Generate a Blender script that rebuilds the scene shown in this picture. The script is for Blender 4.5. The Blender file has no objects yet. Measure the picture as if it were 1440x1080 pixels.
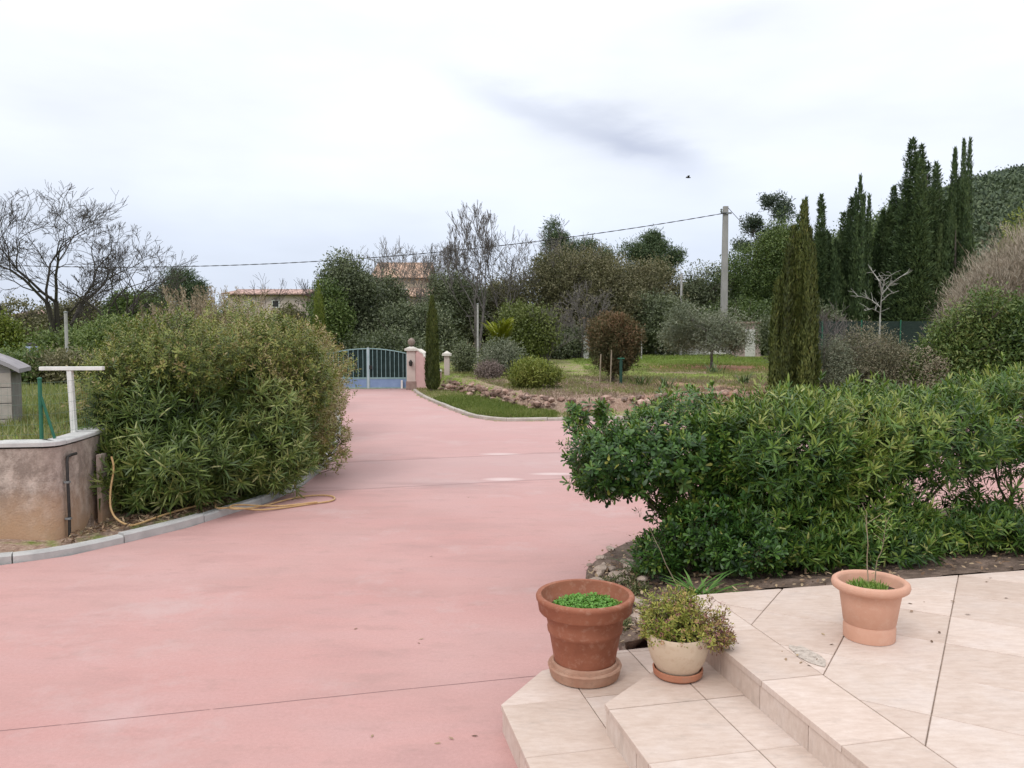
import bpy, math
import numpy as np
R = math.radians
S = bpy.context.scene
COL = S.collection

# ------------------------------------------------------------------ camera, world, sun, exposure
FPX, CZ, PITCH = 1130.0, 2.1, math.atan(70/1130)
cam_d = bpy.data.cameras.new('camera'); cam = bpy.data.objects.new('camera', cam_d); COL.objects.link(cam)
cam.location = (0, 0, CZ); cam.rotation_euler = (R(90)-PITCH, 0, 0)
cam_d.sensor_width = 36; cam_d.lens = FPX/1440*36; cam_d.clip_end = 3000; cam_d.clip_start = .05
S.camera = cam
S.view_settings.view_transform = 'Standard'; S.view_settings.look = 'None'
S.view_settings.exposure = 0.0; S.view_settings.gamma = 1
SUN_EL, SUN_AZ = R(48), R(215)

def make_world():
    w = bpy.data.worlds.new('World'); S.world = w; w.use_nodes = True
    nt = w.node_tree; nt.nodes.clear(); N = nt.nodes.new; L = nt.links.new
    out = N('ShaderNodeOutputWorld'); bg = N('ShaderNodeBackground'); bg.inputs[1].default_value = .1
    L(bg.outputs[0], out.inputs[0])
    sky = N('ShaderNodeTexSky'); sky.sky_type = 'NISHITA'; sky.sun_disc = False
    sky.sun_elevation = SUN_EL; sky.sun_rotation = SUN_AZ
    tc = N('ShaderNodeTexCoord'); sep = N('ShaderNodeSeparateXYZ'); L(tc.outputs['Generated'], sep.inputs[0])
    def M(op, a, b=None, c=None, clamp=False):
        m = N('ShaderNodeMath'); m.operation = op; m.use_clamp = clamp
        for i, x in enumerate((a, b, c)):
            if x is None: continue
            if isinstance(x, (int, float)): m.inputs[i].default_value = x
            else: L(x, m.inputs[i])
        return m.outputs[0]
    def noise(scale, detail, stretch):
        mp = N('ShaderNodeMapping'); mp.inputs['Scale'].default_value = stretch; L(tc.outputs['Generated'], mp.inputs[0])
        n = N('ShaderNodeTexNoise'); n.inputs['Scale'].default_value = scale; n.inputs['Detail'].default_value = detail
        n.inputs['Roughness'].default_value = .5; L(mp.outputs[0], n.inputs[0]); return n.outputs[0]
    # height brightness of an overcast sky: darker and bluer at the horizon, bright overhead
    rp = N('ShaderNodeValToRGB'); L(sep.outputs[2], rp.inputs[0]); e = rp.color_ramp.elements
    e[0].position = 0; e[0].color = (.74, .81, .96, 1)
    e[1].position = .10; e[1].color = (.77, .84, .98, 1)
    for p, c in ((.2, (.90, .95, 1.05, 1)), (.33, (1.0, 1.04, 1.10, 1)), (.5, (1.25, 1.28, 1.34, 1)), (1, (1.75, 1.75, 1.8, 1))):
        q = e.new(p); q.color = c
    n1 = noise(1.7, 5, (1, 1, 3.2)); n2 = noise(4.5, 6, (1, 1, 3.5))
    f = M('ADD', M('MULTIPLY', n1, .7), M('MULTIPLY', n2, .3))
    patch = M('MULTIPLY_ADD', M('SUBTRACT', f, .5), .75, 1.03)
    mul = N('ShaderNodeVectorMath'); mul.operation = 'SCALE'; L(rp.outputs[0], mul.inputs[0]); L(patch, mul.inputs['Scale'])
    # one darker wisp of cloud, a slanting streak
    x = M('DIVIDE', sep.outputs[0], sep.outputs[1]); z = M('DIVIDE', sep.outputs[2], sep.outputs[1])
    def wisp(cx, cz, sx, sz, slant):
        dx = M('SUBTRACT', x, cx); dz = M('SUBTRACT', z, cz)
        dz = M('ADD', dz, M('MULTIPLY', dx, slant))
        dz = M('ADD', dz, M('MULTIPLY', M('SUBTRACT', n2, .5), .11))
        q = M('ADD', M('POWER', M('DIVIDE', M('ABSOLUTE', dx), sx), 2), M('POWER', M('DIVIDE', M('ABSOLUTE', dz), sz), 2))
        g = M('EXPONENT', M('MULTIPLY', q, -1))
        return M('MULTIPLY', g, M('GREATER_THAN', sep.outputs[1], 0))
    a = wisp(.12, .247, .115, .029, .36); b = wisp(-.0, .295, .08, .022, .45); c = wisp(.28, .375, .05, .014, -.1); d2 = wisp(.17, .232, .07, .016, .12)
    wsum = M('ADD', M('ADD', M('MULTIPLY', a, .34), M('MULTIPLY', b, .20)), M('ADD', M('MULTIPLY', c, .14), M('MULTIPLY', d2, .24)), clamp=True)
    mx = N('ShaderNodeMix'); mx.data_type = 'RGBA'; L(wsum, mx.inputs[0]); L(mul.outputs[0], mx.inputs[6])
    mx.inputs[7].default_value = (.36, .41, .60, 1)
    sc = N('ShaderNodeVectorMath'); sc.operation = 'SCALE'; L(mx.outputs[2], sc.inputs[0]); sc.inputs['Scale'].default_value = 10
    m2 = N('ShaderNodeMix'); m2.data_type = 'RGBA'; m2.inputs[0].default_value = .93
    L(sky.outputs[0], m2.inputs[6]); L(sc.outputs[0], m2.inputs[7]); L(m2.outputs[2], bg.inputs[0])
make_world()
sd = bpy.data.lights.new('sun', 'SUN'); sd.energy = 1.1; sd.angle = R(18); sd.color = (1, .97, .92)
sun = bpy.data.objects.new('sun', sd); COL.objects.link(sun)
sun.rotation_euler = (R(90)-SUN_EL, 0, -SUN_AZ + math.pi)   # light comes from behind the camera, high

# ------------------------------------------------------------------ helpers
def P(u, v, z=0.0):
    x = (u-720)/FPX; y = (540-v)/FPX
    dy = math.cos(PITCH)+y*math.sin(PITCH); dz = -math.sin(PITCH)+y*math.cos(PITCH)
    t = (z-CZ)/dz
    return x*t, dy*t
def Q(u, v, d):
    x = (u-720)/FPX; y = (540-v)/FPX
    dy = math.cos(PITCH)+y*math.sin(PITCH); dz = -math.sin(PITCH)+y*math.cos(PITCH)
    t = d/dy
    return np.array((x*t, d, CZ+dz*t))
def rs(seed): return np.random.default_rng(seed)
_r = rs(5); _K = _r.normal(size=(14, 3)); _PH = _r.uniform(0, 6.28, 14)
def fnoise(p, s=1.0):
    """smooth pseudo noise about -1..1 of points (N,3)"""
    p = np.asarray(p, float)*s
    o = 0; tot = 0
    for i in range(14):
        a = 1/(1+.25*i); o = o + a*np.sin(p@(_K[i]*(1+.35*i))+_PH[i]); tot += a*.5
    return o/tot
def norm(v): return v/np.maximum(np.linalg.norm(v, axis=-1, keepdims=True), 1e-9)

def tag(o, label=None, cat=None, group=None, kind=None):
    if label: o['label'] = label
    if cat: o['category'] = cat
    if group: o['group'] = group
    if kind: o['kind'] = kind
    return o
def empty(name, loc, label, cat, group=None, rz=0):
    o = bpy.data.objects.new(name, None); COL.objects.link(o); o.location = tuple(float(a) for a in loc); o.rotation_euler.z = rz
    o.empty_display_size = .2
    return tag(o, label, cat, group)
def link(name, me, mat, parent=None):
    o = bpy.data.objects.new(name, me); COL.objects.link(o)
    if mat: me.materials.append(mat)
    if parent: o.parent = parent
    return o

class MB:
    """collects faces in world or parent space, builds ONE mesh"""
    def __init__(s): s.v = []; s.f = []; s.n = 0; s.att = []
    def add(s, v, f, a=0.0):
        s.v.append(np.asarray(v, float)); s.f += [tuple(i+s.n for i in q) for q in f]; s.n += len(v); s.att += [a]*len(f)
    def box(s, x0, x1, y0, y1, z0, z1, a=0.0):
        s.add([(x0,y0,z0),(x1,y0,z0),(x1,y1,z0),(x0,y1,z0),(x0,y0,z1),(x1,y0,z1),(x1,y1,z1),(x0,y1,z1)],
              [(0,3,2,1),(4,5,6,7),(0,1,5,4),(1,2,6,5),(2,3,7,6),(3,0,4,7)], a)
    def prism(s, poly, z0, z1, a=0.0, bev=0.0):
        """poly counter-clockwise seen from above"""
        n = len(poly); poly = np.asarray(poly, float)
        if bev > 0:
            c = inset(poly, bev)
            v = [(x,y,z0) for x,y in poly]+[(x,y,z1-bev) for x,y in poly]+[(x,y,z1) for x,y in c]
            f = [tuple(range(n-1,-1,-1)), tuple(range(2*n,3*n))]
            for k in (0, 1):
                f += [(k*n+i, k*n+(i+1)%n, (k+1)*n+(i+1)%n, (k+1)*n+i) for i in range(n)]
        else:
            v = [(x,y,z0) for x,y in poly]+[(x,y,z1) for x,y in poly]
            f = [tuple(range(n-1,-1,-1)), tuple(range(n,2*n))]+[(i,(i+1)%n,n+(i+1)%n,n+i) for i in range(n)]
        s.add(v, f, a)
    def tube(s, pts, rad, seg=8, cap=True, a=0.0):
        pts = np.asarray(pts, float); n = len(pts); rad = np.broadcast_to(rad, n)
        T = norm(np.gradient(pts, axis=0)); ref = np.array((0,0,1.)) if abs(T[0][2]) < .9 else np.array((1.,0,0))
        V = []; U = norm(np.cross(T[0], ref))
        for i in range(n):
            U = norm(U - T[i]*np.dot(U, T[i])); W = np.cross(T[i], U)
            for k in range(seg):
                t = 2*math.pi*k/seg; V.append(pts[i]+rad[i]*(U*math.cos(t)+W*math.sin(t)))
        F = [(i*seg+k, i*seg+(k+1)%seg, (i+1)*seg+(k+1)%seg, (i+1)*seg+k) for i in range(n-1) for k in range(seg)]
        if cap: F += [tuple(range(seg-1,-1,-1)), tuple((n-1)*seg+k for k in range(seg))]
        s.add(V, F, a)
    def lathe(s, prof, seg=40, c=(0,0,0), wob=0.0, a=0.0):
        V = []; n = len(prof)
        for i, (r, z) in enumerate(prof):
            for k in range(seg):
                t = 2*math.pi*k/seg; rr = r*(1+wob*math.sin(3*t+i*.2))
                V.append((c[0]+rr*math.cos(t), c[1]+rr*math.sin(t), c[2]+z))
        F = [(i*seg+k, i*seg+(k+1)%seg, (i+1)*seg+(k+1)%seg, (i+1)*seg+k) for i in range(n-1) for k in range(seg)]
        if prof[0][0] > 1e-4: F.append(tuple(range(seg-1,-1,-1)))
        if prof[-1][0] > 1e-4: F.append(tuple((n-1)*seg+k for k in range(seg)))
        s.add(V, F, a)
    def build(s, name, mat, parent=None, smooth=False, bevel=0, angle=35):
        me = bpy.data.meshes.new(name); me.from_pydata(np.concatenate(s.v).tolist(), [], s.f); me.update()
        at = me.attributes.new('v', 'FLOAT', 'FACE'); at.data.foreach_set('value', np.asarray(s.att, np.float32))
        if smooth: me.polygons.foreach_set('use_smooth', np.ones(len(me.polygons), bool)); me.set_sharp_from_angle(angle=R(angle))
        o = link(name, me, mat, parent)
        if bevel:
            m = o.modifiers.new('bevel', 'BEVEL'); m.width = bevel; m.segments = 2; m.limit_method = 'ANGLE'; m.angle_limit = R(40)
        return o
def inset(poly, d):
    n = len(poly); out = []
    for i in range(n):
        p0, p1, p2 = poly[i-1], poly[i], poly[(i+1)%n]
        e1 = (p1-p0)/max(np.linalg.norm(p1-p0), 1e-9); e2 = (p2-p1)/max(np.linalg.norm(p2-p1), 1e-9)
        n1 = np.array((-e1[1], e1[0])); n2 = np.array((-e2[1], e2[0])); b = n1+n2
        b = b/max(np.dot(b, b), .3)*2/1
        out.append(p1+b*d)
    return np.array(out)

# ------------------------------------------------------------------ materials
def nodes(name):
    m = bpy.data.materials.new(name); m.use_nodes = True; nt = m.node_tree
    b = nt.nodes['Principled BSDF']; return m, nt, b
def ramp(nt, fac, stops):
    r = nt.nodes.new('ShaderNodeValToRGB'); nt.links.new(fac, r.inputs[0]); e = r.color_ramp.elements
    e[0].position = stops[0][0]; e[0].color = (*stops[0][1], 1); e[1].position = stops[-1][0]; e[1].color = (*stops[-1][1], 1)
    for p, c in stops[1:-1]:
        q = e.new(p); q.color = (*c, 1)
    return r.outputs[0]
def texn(nt, scale, detail=4, rough=.55, stretch=None, coord='Object'):
    tc = nt.nodes.new('ShaderNodeTexCoord'); n = nt.nodes.new('ShaderNodeTexNoise')
    n.inputs['Scale'].default_value = scale; n.inputs['Detail'].default_value = detail; n.inputs['Roughness'].default_value = rough
    if stretch:
        mp = nt.nodes.new('ShaderNodeMapping'); mp.inputs['Scale'].default_value = stretch
        nt.links.new(tc.outputs[coord], mp.inputs[0]); nt.links.new(mp.outputs[0], n.inputs[0])
    else: nt.links.new(tc.outputs[coord], n.inputs[0])
    return n.outputs[0]
def mixc(nt, fac, a, b, mode='MIX'):
    m = nt.nodes.new('ShaderNodeMix'); m.data_type = 'RGBA'; m.blend_type = mode
    for i, x in ((0, fac), (6, a), (7, b)):
        if isinstance(x, (int, float)): m.inputs[i].default_value = x
        elif isinstance(x, tuple): m.inputs[i].default_value = (*x, 1)
        else: nt.links.new(x, m.inputs[i])
    return m.outputs[2]
def math_(nt, op, a, b=None, clamp=False):
    m = nt.nodes.new('ShaderNodeMath'); m.operation = op; m.use_clamp = clamp
    for i, x in enumerate((a, b)):
        if x is None: continue
        if isinstance(x, (int, float)): m.inputs[i].default_value = x
        else: nt.links.new(x, m.inputs[i])
    return m.outputs[0]
def bump(nt, b, h, strength=.3, dist=.01):
    n = nt.nodes.new('ShaderNodeBump'); n.inputs['Strength'].default_value = strength; n.inputs['Distance'].default_value = dist
    nt.links.new(h, n.inputs['Height']); nt.links.new(n.outputs[0], b.inputs['Normal'])
def attr(nt, name='v'):
    a = nt.nodes.new('ShaderNodeAttribute'); a.attribute_name = name; return a.outputs['Fac']
_mc = {}
def leafmat(name, *cols, rough=.5, trans=.25, spec=.4):
    """per leaf colour from attribute v through a ramp"""
    if name in _mc: return _mc[name]
    m, nt, b = nodes(name); n = len(cols)
    c = ramp(nt, attr(nt), [(i/(n-1), cols[i]) for i in range(n)])
    nt.links.new(c, b.inputs['Base Color']); b.inputs['Roughness'].default_value = rough
    b.inputs['Specular IOR Level'].default_value = spec
    if trans > 0:
        t = nt.nodes.new('ShaderNodeBsdfTranslucent'); mx = nt.nodes.new('ShaderNodeMixShader'); mx.inputs[0].default_value = trans
        hs = mixc(nt, .5, c, (.10, .16, .02)); nt.links.new(hs, t.inputs[0])
        o = nt.nodes['Material Output']; nt.links.new(b.outputs[0], mx.inputs[1]); nt.links.new(t.outputs[0], mx.inputs[2]); nt.links.new(mx.outputs[0], o.inputs[0])
    _mc[name] = m; return m
def surf(name, c0, c1, scale=8, rough=.8, bumps=.3, bscale=60, stretch=None, c2=None, metal=0, bd=.01, vatt=0.0, spec=.35):
    if name in _mc: return _mc[name]
    m, nt, b = nodes(name)
    f = texn(nt, scale, 6, .6, stretch)
    st = [(.3, c0), (.7, c1)] if c2 is None else [(.25, c0), (.5, c1), (.75, c2)]
    c = ramp(nt, f, st)
    if vatt: c = mixc(nt, 1.0, c, ramp(nt, attr(nt), [(0, (1-vatt,)*3), (1, (1+vatt,)*3)]), 'MULTIPLY')
    nt.links.new(c, b.inputs['Base Color']); b.inputs['Roughness'].default_value = rough; b.inputs['Metallic'].default_value = metal
    b.inputs['Specular IOR Level'].default_value = spec
    if bumps: bump(nt, b, texn(nt, bscale, 4, .6), bumps, bd)
    _mc[name] = m; return m

BARK = surf('bark', (.05,.04,.032), (.13,.11,.09), 14, .9, .6, 40, (1,1,.3))
BARKG = surf('bark_grey', (.10,.09,.085), (.20,.18,.165), 14, .9, .5, 40, (1,1,.3))
BARKD = surf('bark_dark', (.035,.030,.028), (.085,.072,.066), 14, .9, .5, 40, (1,1,.3))
TWIG = surf('dry_twig', (.20,.15,.10), (.38,.31,.22), 10, .9, 0)
CONC = surf('concrete', (.30,.29,.28), (.46,.45,.43), 5, .85, .4, 90)
CONCL = surf('pale_concrete', (.42,.42,.41), (.56,.55,.53), 6, .85, .3, 90)
WHITE = surf('white_paint', (.62,.61,.58), (.76,.75,.72), 9, .5, .1, 60)
GREENP = surf('green_metal_paint', (.015,.10,.06), (.03,.15,.09), 9, .45, .05, 60)
STEEL = surf('wire_steel', (.16,.17,.17), (.26,.27,.27), 9, .5, 0, metal=.3)
BLACKP = surf('dark_iron', (.015,.014,.014), (.04,.035,.03), 20, .6, .1, 60)

# ------------------------------------------------------------------ leaves
TPL = {
 'rhomb': (np.array([(0,0,0),(.45,.5,.0),(1,0,-1),(.45,-.5,.0)]), [(0,3,2,1)]),
 'lance': (np.array([(0,-.08,0),(0,.08,0),(.35,-.5,-.12),(.35,.5,-.12),(.75,-.36,-.56),(.75,.36,-.56),(1,-.04,-1),(1,.04,-1)]),
           [(0,2,3,1),(2,4,5,3),(4,6,7,5)]),
 'obov': (np.array([(0,-.1,0),(0,.1,0),(.5,-.40,-.2),(.5,.40,-.2),(.82,-.5,-.6),(.82,.5,-.6),(1,-.14,-1),(1,.14,-1)]),
           [(0,2,3,1),(2,4,5,3),(4,6,7,5)]),
}
def leaves(name, pos, d, nrm, L, W, v, mat, parent=None, tpl='rhomb', droop=.15):
    T, F = TPL[tpl]; n = len(pos); L = np.broadcast_to(L, n); W = np.broadcast_to(W, n)
    d = norm(d); s = norm(np.cross(d, nrm)); nn = np.cross(s, d)
    k = len(T)
    V = (pos[:,None,:] + d[:,None,:]*(T[None,:,0,None]*L[:,None,None]) + s[:,None,:]*(T[None,:,1,None]*W[:,None,None])
         + nn[:,None,:]*(T[None,:,2,None]*L[:,None,None]*droop)).reshape(-1, 3)
    f = np.asarray(F); nf = len(F)
    idx = (f[None]+ (np.arange(n)*k)[:,None,None]).reshape(-1)
    me = bpy.data.meshes.new(name); me.vertices.add(n*k); me.vertices.foreach_set('co', V.astype(np.float32).ravel())
    me.loops.add(len(idx)); me.loops.foreach_set('vertex_index', idx.astype(np.int32))
    me.polygons.add(n*nf); me.polygons.foreach_set('loop_start', np.arange(n*nf, dtype=np.int32)*4)
    me.update(calc_edges=True)
    at = me.attributes.new('v', 'FLOAT', 'FACE'); at.data.foreach_set('value', np.repeat(np.clip(v, 0, 1), nf).astype(np.float32))
    if nf > 1: me.polygons.foreach_set('use_smooth', np.ones(n*nf, bool))
    return link(name, me, mat, parent)
def rdir(rng, n): return norm(rng.normal(size=(n, 3)))
def blob_points(rng, blobs, n, shell=.5, rough=.16, zmin=None, fr=1.5):
    """points in the outer shells of a set of ellipsoids (cx,cy,cz,rx,ry,rz); returns points, outward, depth 0..1"""
    B = np.asarray(blobs, float); w = (B[:,3]*B[:,4]+B[:,3]*B[:,5]+B[:,4]*B[:,5]); w /= w.sum()
    k = rng.choice(len(B), n, p=w); D = rdir(rng, n)
    u = rng.uniform(0, 1, n); r = shell+(1-shell)*u**.6
    base = B[k,:3]+D*B[k,3:]*r[:,None]
    base += D*B[k,3:]*(rough*fnoise(base, fr))[:,None]
    out = norm(D/B[k,3:])
    if zmin is not None:
        m = base[:,2] > (zmin(base) if callable(zmin) else zmin)
        base, out, r = base[m], out[m], r[m]
    return base, out, r
def tufts(rng, blobs, n, per, cs, L, W, shell=.55, up=.25, rough=.16, zmin=None, fr=1.5, zs=1.0, jit=1.0):
    c, o, r = blob_points(rng, blobs, n, shell, rough, zmin, fr)
    c = c+o*((r > .8)*rng.exponential(.05, len(c))*np.mean(np.asarray(blobs)[:,3:].max(0)))[:,None]
    m = len(c); C = np.repeat(c, per, 0); O = np.repeat(o, per, 0)
    p = C+rng.normal(size=C.shape)*cs*np.array((1,1,zs))
    d = norm(O*.7+rdir(rng, len(C))*jit+np.array((0,0,up)))
    nr = norm(O*.6+rdir(rng, len(C))+np.array((0,0,.5)))
    s = rng.uniform(.6, 1.3, len(C))
    v = np.clip(.5+.20*fnoise(C, 1.1)+.14*np.repeat(rng.normal(size=m), per)+.12*rng.normal(size=len(C)), 0, 1)
    return p, d, nr, L*s, W*s, v
def whorls(rng, c, axis, per, sl, L, th0=78, th1=22):
    """shoots at c along axis carrying leaves in a spiral"""
    n = len(c); a = norm(axis); ref = rdir(rng, n); U = norm(np.cross(a, ref)); Wv = np.cross(a, U)
    j = np.arange(per); t = j/(per-1); phi = j*2.4
    th = np.radians(th0+(th1-th0)*t)[None]+rng.normal(size=(n, per))*.18
    ph = phi[None]+rng.uniform(0, 6.28, n)[:,None]+rng.normal(size=(n, per))*.2
    rad = U[:,None]*np.cos(ph)[...,None]+Wv[:,None]*np.sin(ph)[...,None]
    d = a[:,None]*np.cos(th)[...,None]+rad*np.sin(th)[...,None]
    p = c[:,None]+a[:,None]*(t[None,:,None]-1)*sl+rad*.004
    nr = a[:,None]+rdir(rng, n*per).reshape(n, per, 3)*.25 - rad*.2
    s = rng.uniform(.7, 1.15, (n, per))*(1-.25*t[None])
    return p.reshape(-1,3), d.reshape(-1,3), nr.reshape(-1,3), (L*s).ravel()
def segs(name, S_, mat, parent=None, seg=5):
    """list of (p0,p1,r0,r1) -> one mesh of tapered tubes, vectorised"""
    A = np.array([s[0] for s in S_], float); B = np.array([s[1] for s in S_], float)
    r0 = np.array([s[2] for s in S_]); r1 = np.array([s[3] for s in S_]); n = len(A)
    T = norm(B-A); ref = np.where(np.abs(T[:,2:3]) < .9, np.array([[0,0,1.]]), np.array([[1.,0,0]]))
    U = norm(np.cross(T, ref)); W = np.cross(T, U)
    t = np.arange(seg)*2*math.pi/seg; c = np.cos(t)[None,:,None]; s = np.sin(t)[None,:,None]
    ring = U[:,None]*c+W[:,None]*s
    V = np.concatenate([A[:,None]+ring*r0[:,None,None], (B+T*r1[:,None]*.3)[:,None]+ring*r1[:,None,None]], 1).reshape(-1, 3)
    f = np.array([(k, (k+1)%seg, seg+(k+1)%seg, seg+k) for k in range(seg)])
    idx = (f[None]+(np.arange(n)*2*seg)[:,None,None]).reshape(-1)
    me = bpy.data.meshes.new(name); me.vertices.add(len(V)); me.vertices.foreach_set('co', V.astype(np.float32).ravel())
    me.loops.add(len(idx)); me.loops.foreach_set('vertex_index', idx.astype(np.int32))
    me.polygons.add(n*seg); me.polygons.foreach_set('loop_start', np.arange(n*seg, dtype=np.int32)*4); me.update(calc_edges=True)
    me.polygons.foreach_set('use_smooth', np.ones(n*seg, bool))
    return link(name, me, mat, parent)
def branchy(rng, p, d, L, r, depth, out, spread=.5, kids=(2, 3), shrink=.72, upb=.12, nseg=3, wob=.16, minr=.004):
    """recursive branching; appends segments"""
    d = norm(np.array(d, float)); p = np.array(p, float); rr = r
    for i in range(nseg):
        d2 = norm(d+rng.normal(size=3)*wob+np.array((0,0,upb*.5))); q = p+d2*L/nseg; r2 = max(rr*(1-.26/nseg*1.3), minr)
        out.append((p, q, rr, r2))
        if depth > 0 and i < nseg-1 and rng.random() < .42:
            side = norm(np.cross(d2, rdir(rng, 1)[0])); b = norm(d2*.75+side*spread*1.4+np.array((0,0,upb)))
            branchy(rng, q, b, L*shrink*rng.uniform(.6, .9), r2*.5, depth-1, out, spread, kids, shrink, upb, nseg, wob, minr)
        p, d, rr = q, d2, r2
    if depth > 0:
        for k in range(rng.integers(kids[0], kids[1]+1)):
            side = norm(np.cross(d, rdir(rng, 1)[0])); b = norm(d+side*spread*rng.uniform(.6, 1.3)+np.array((0,0,upb)))
            branchy(rng, p, b, L*shrink*rng.uniform(.8, 1.1), max(rr*.66, minr), depth-1, out, spread, kids, shrink, upb, nseg, wob, minr)

# ------------------------------------------------------------------ ground heights
def poly_d(p, line):
    """signed distance of points (N,2) to an open polyline; positive on its left"""
    p = np.asarray(p, float); best = np.full(len(p), 1e9); sg = np.ones(len(p))
    for a, b in zip(line[:-1], line[1:]):
        a = np.array(a, float); b = np.array(b, float); e = b-a; t = np.clip(((p-a)@e)/(e@e), 0, 1)
        q = a+t[:,None]*e; d = np.linalg.norm(p-q, axis=1); s = e[0]*(p[:,1]-a[1])-e[1]*(p[:,0]-a[0])
        m = d < best-1e-9; best = np.where(m, d, best); sg = np.where(m, np.sign(s), sg)
    return best*sg
def sm(x, a, b): t = np.clip((x-a)/(b-a), 0, 1); return t*t*(3-2*t)
KL = [(-9,5.9),(-6.5,6.62),(-4.66,7.2),(-4.2,7.52),(-3.86,8.05),(-3.51,8.66),(-3.3,9.3),(-3.05,9.9),(-2.9,10.8),(-2.95,13),(-3.6,17),(-5,23),(-6.95,30.4),(-7.5,34)]
KR = [(40,21),(14,20.2),(4.9,19.9),(1.4,19.5),(.2,19.3),(-.34,19.3),(-1.05,20.2),(-2.06,23.4),(-3.1,27),(-3.75,30.1)]
WALLL = [(-12,6.9),(-7,7.50),(-5.2,7.75),(-4.60,7.83),(-4.50,7.90),(-4.49,8.0),(-4.52,8.4),(-4.62,9.1),(-5.0,10.5),(-5.8,14),(-7.5,20),(-9.5,30),(-10,34)]
SW = [(-2.75,29.6),(-1.6,27.8),(-.85,25.6),(.0,23.2),(.75,21.2),(1.5,20.5),(2.6,21.0),(3.9,22.2),(6,23.2),(9,24),(16,25)]
BIN = [(.70,4.88),(.92,4.97),(1.27,5.06),(3.63,5.63),(6.5,6.33),(11,7.42),(16,8.63)]
BOUT = [(.72,4.92),(.70,5.75),(.58,6.45),(.68,7.3),(1.3,8.25),(3,8.95),(8,10.1),(16,12)]
def h(x, y):
    x = np.atleast_1d(np.asarray(x, float)); y = np.atleast_1d(np.asarray(y, float)); p = np.stack([x, y], 1)
    z = np.full(len(x), -.03)
    dl = poly_d(p, KL); m = dl > 0; z = np.where(m, -.03+.10*sm(dl, 0.02, .3), z)
    dw = poly_d(p, WALLL); z = np.where(dw > .21, .99+.01*np.clip(y-12, 0, 60), z)
    dr = -poly_d(p, KR); g = dr > 0
    ds = poly_d(p, SW); zz = .02+.06*sm(dr, 0, .5)
    zz = np.where((ds > 0), .34+.026*np.clip(y-21, 0, 60), zz)
    z = np.where(g & (x > -3.9), zz, z)
    far = sm(y, 30.6, 45)
    z = np.where((y > 30.45) & (x < -2.6), z*(1-far)*1+far*(.8), z)
    z = z+ .05*np.clip(y-60, 0, 200)*sm(y, 60, 90)*.4
    return z
def hz(x, y): return float(h(x, y)[0])

def grid_axis(parts):
    out = []
    for a, b, s in parts: out += list(np.arange(a, b, s))
    out.append(parts[-1][1]); return np.array(out)
def terrain():
    gx = grid_axis([(-500,-80,30),(-80,-20,4),(-20,-12,.8),(-12,20,.22),(20,40,1),(40,80,4),(80,500,30)])
    gy = grid_axis([(-60,-10,5),(-10,4,1),(4,36,.22),(36,60,.8),(60,100,4),(100,700,30)])
    X, Y = np.meshgrid(gx, gy); x = X.ravel(); y = Y.ravel(); p = np.stack([x, y, x*0], 1)
    z = h(x, y); dr = -poly_d(p[:,:2], KR); inside = z < -.02
    z = z+np.where(inside, 0, .035*fnoise(p, 2.1)*sm(np.abs(dr), .1, 1.0))
    me = bpy.data.meshes.new('ground'); nx, ny = len(gx), len(gy)
    i = np.arange(nx*ny).reshape(ny, nx); idx = np.stack([i[:-1,:-1], i[:-1,1:], i[1:,1:], i[1:,:-1]], -1).reshape(-1)
    me.vertices.add(nx*ny); me.vertices.foreach_set('co', np.stack([x, y, z], 1).astype(np.float32).ravel())
    me.loops.add(len(idx)); me.loops.foreach_set('vertex_index', idx.astype(np.int32)); nf = len(idx)//4
    me.polygons.add(nf); me.polygons.foreach_set('loop_start', np.arange(nf, dtype=np.int32)*4); me.update(calc_edges=True)
    g = greenness(x, y); a = me.attributes.new('g', 'FLOAT', 'POINT'); a.data.foreach_set('value', g.astype(np.float32))
    a = me.attributes.new('red', 'FLOAT', 'POINT'); a.data.foreach_set('value', redness(x, y).astype(np.float32))
    m, nt, b = nodes('ground_soil_and_grass')
    n1 = texn(nt, 3, 7, .65); n2 = texn(nt, 22, 5, .65)
    soil = ramp(nt, n2, [(.3, (.20,.135,.10)), (.5, (.33,.235,.18)), (.72, (.50,.40,.32))])
    rsoil = ramp(nt, n2, [(.3, (.28,.12,.075)), (.7, (.50,.27,.18))])
    grass = ramp(nt, n2, [(.28, (.10,.145,.03)), (.5, (.19,.245,.055)), (.72, (.34,.35,.13))])
    c = mixc(nt, attr(nt, 'red'), soil, rsoil)
    gg = math_(nt, 'ADD', attr(nt, 'g'), math_(nt, 'MULTIPLY', math_(nt, 'SUBTRACT', n1, .5), 1.6), True)
    gg = ramp(nt, gg, [(.35, (0,0,0)), (.6, (1,1,1))])
    nt.links.new(mixc(nt, gg, c, grass), b.inputs['Base Color']); b.inputs['Roughness'].default_value = .95
    b.inputs['Specular IOR Level'].default_value = .1; bump(nt, b, n2, .8, .04)
    tag(link('ground', me, m), kind='structure')
def greenness(x, y):
    p = np.stack([x, y], 1); P3 = np.stack([x, y, x*0], 1)
    ds = poly_d(p, SW); g = np.full(len(x), .42)
    garden = (ds > 0) & (y < 60) & (x > -4)
    g = np.where(garden, .30+.28*sm(y, 25, 30), g)
    g = np.where(garden & (x > 5.5), .42+.3*sm(y, 26, 30)-.5*(sm(y, 30, 32)*(1-sm(y, 36, 38)))+.5*sm(y, 38, 40), g)
    g = np.where(garden & (y < 25.5)&(x > .3), .12, g)
    strip = (ds < 0) & (-poly_d(p, KR) > 0); g = np.where(strip, .42, g)
    g = np.where(x < -5, .75, g)
    return g+.22*fnoise(P3, .5)
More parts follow.
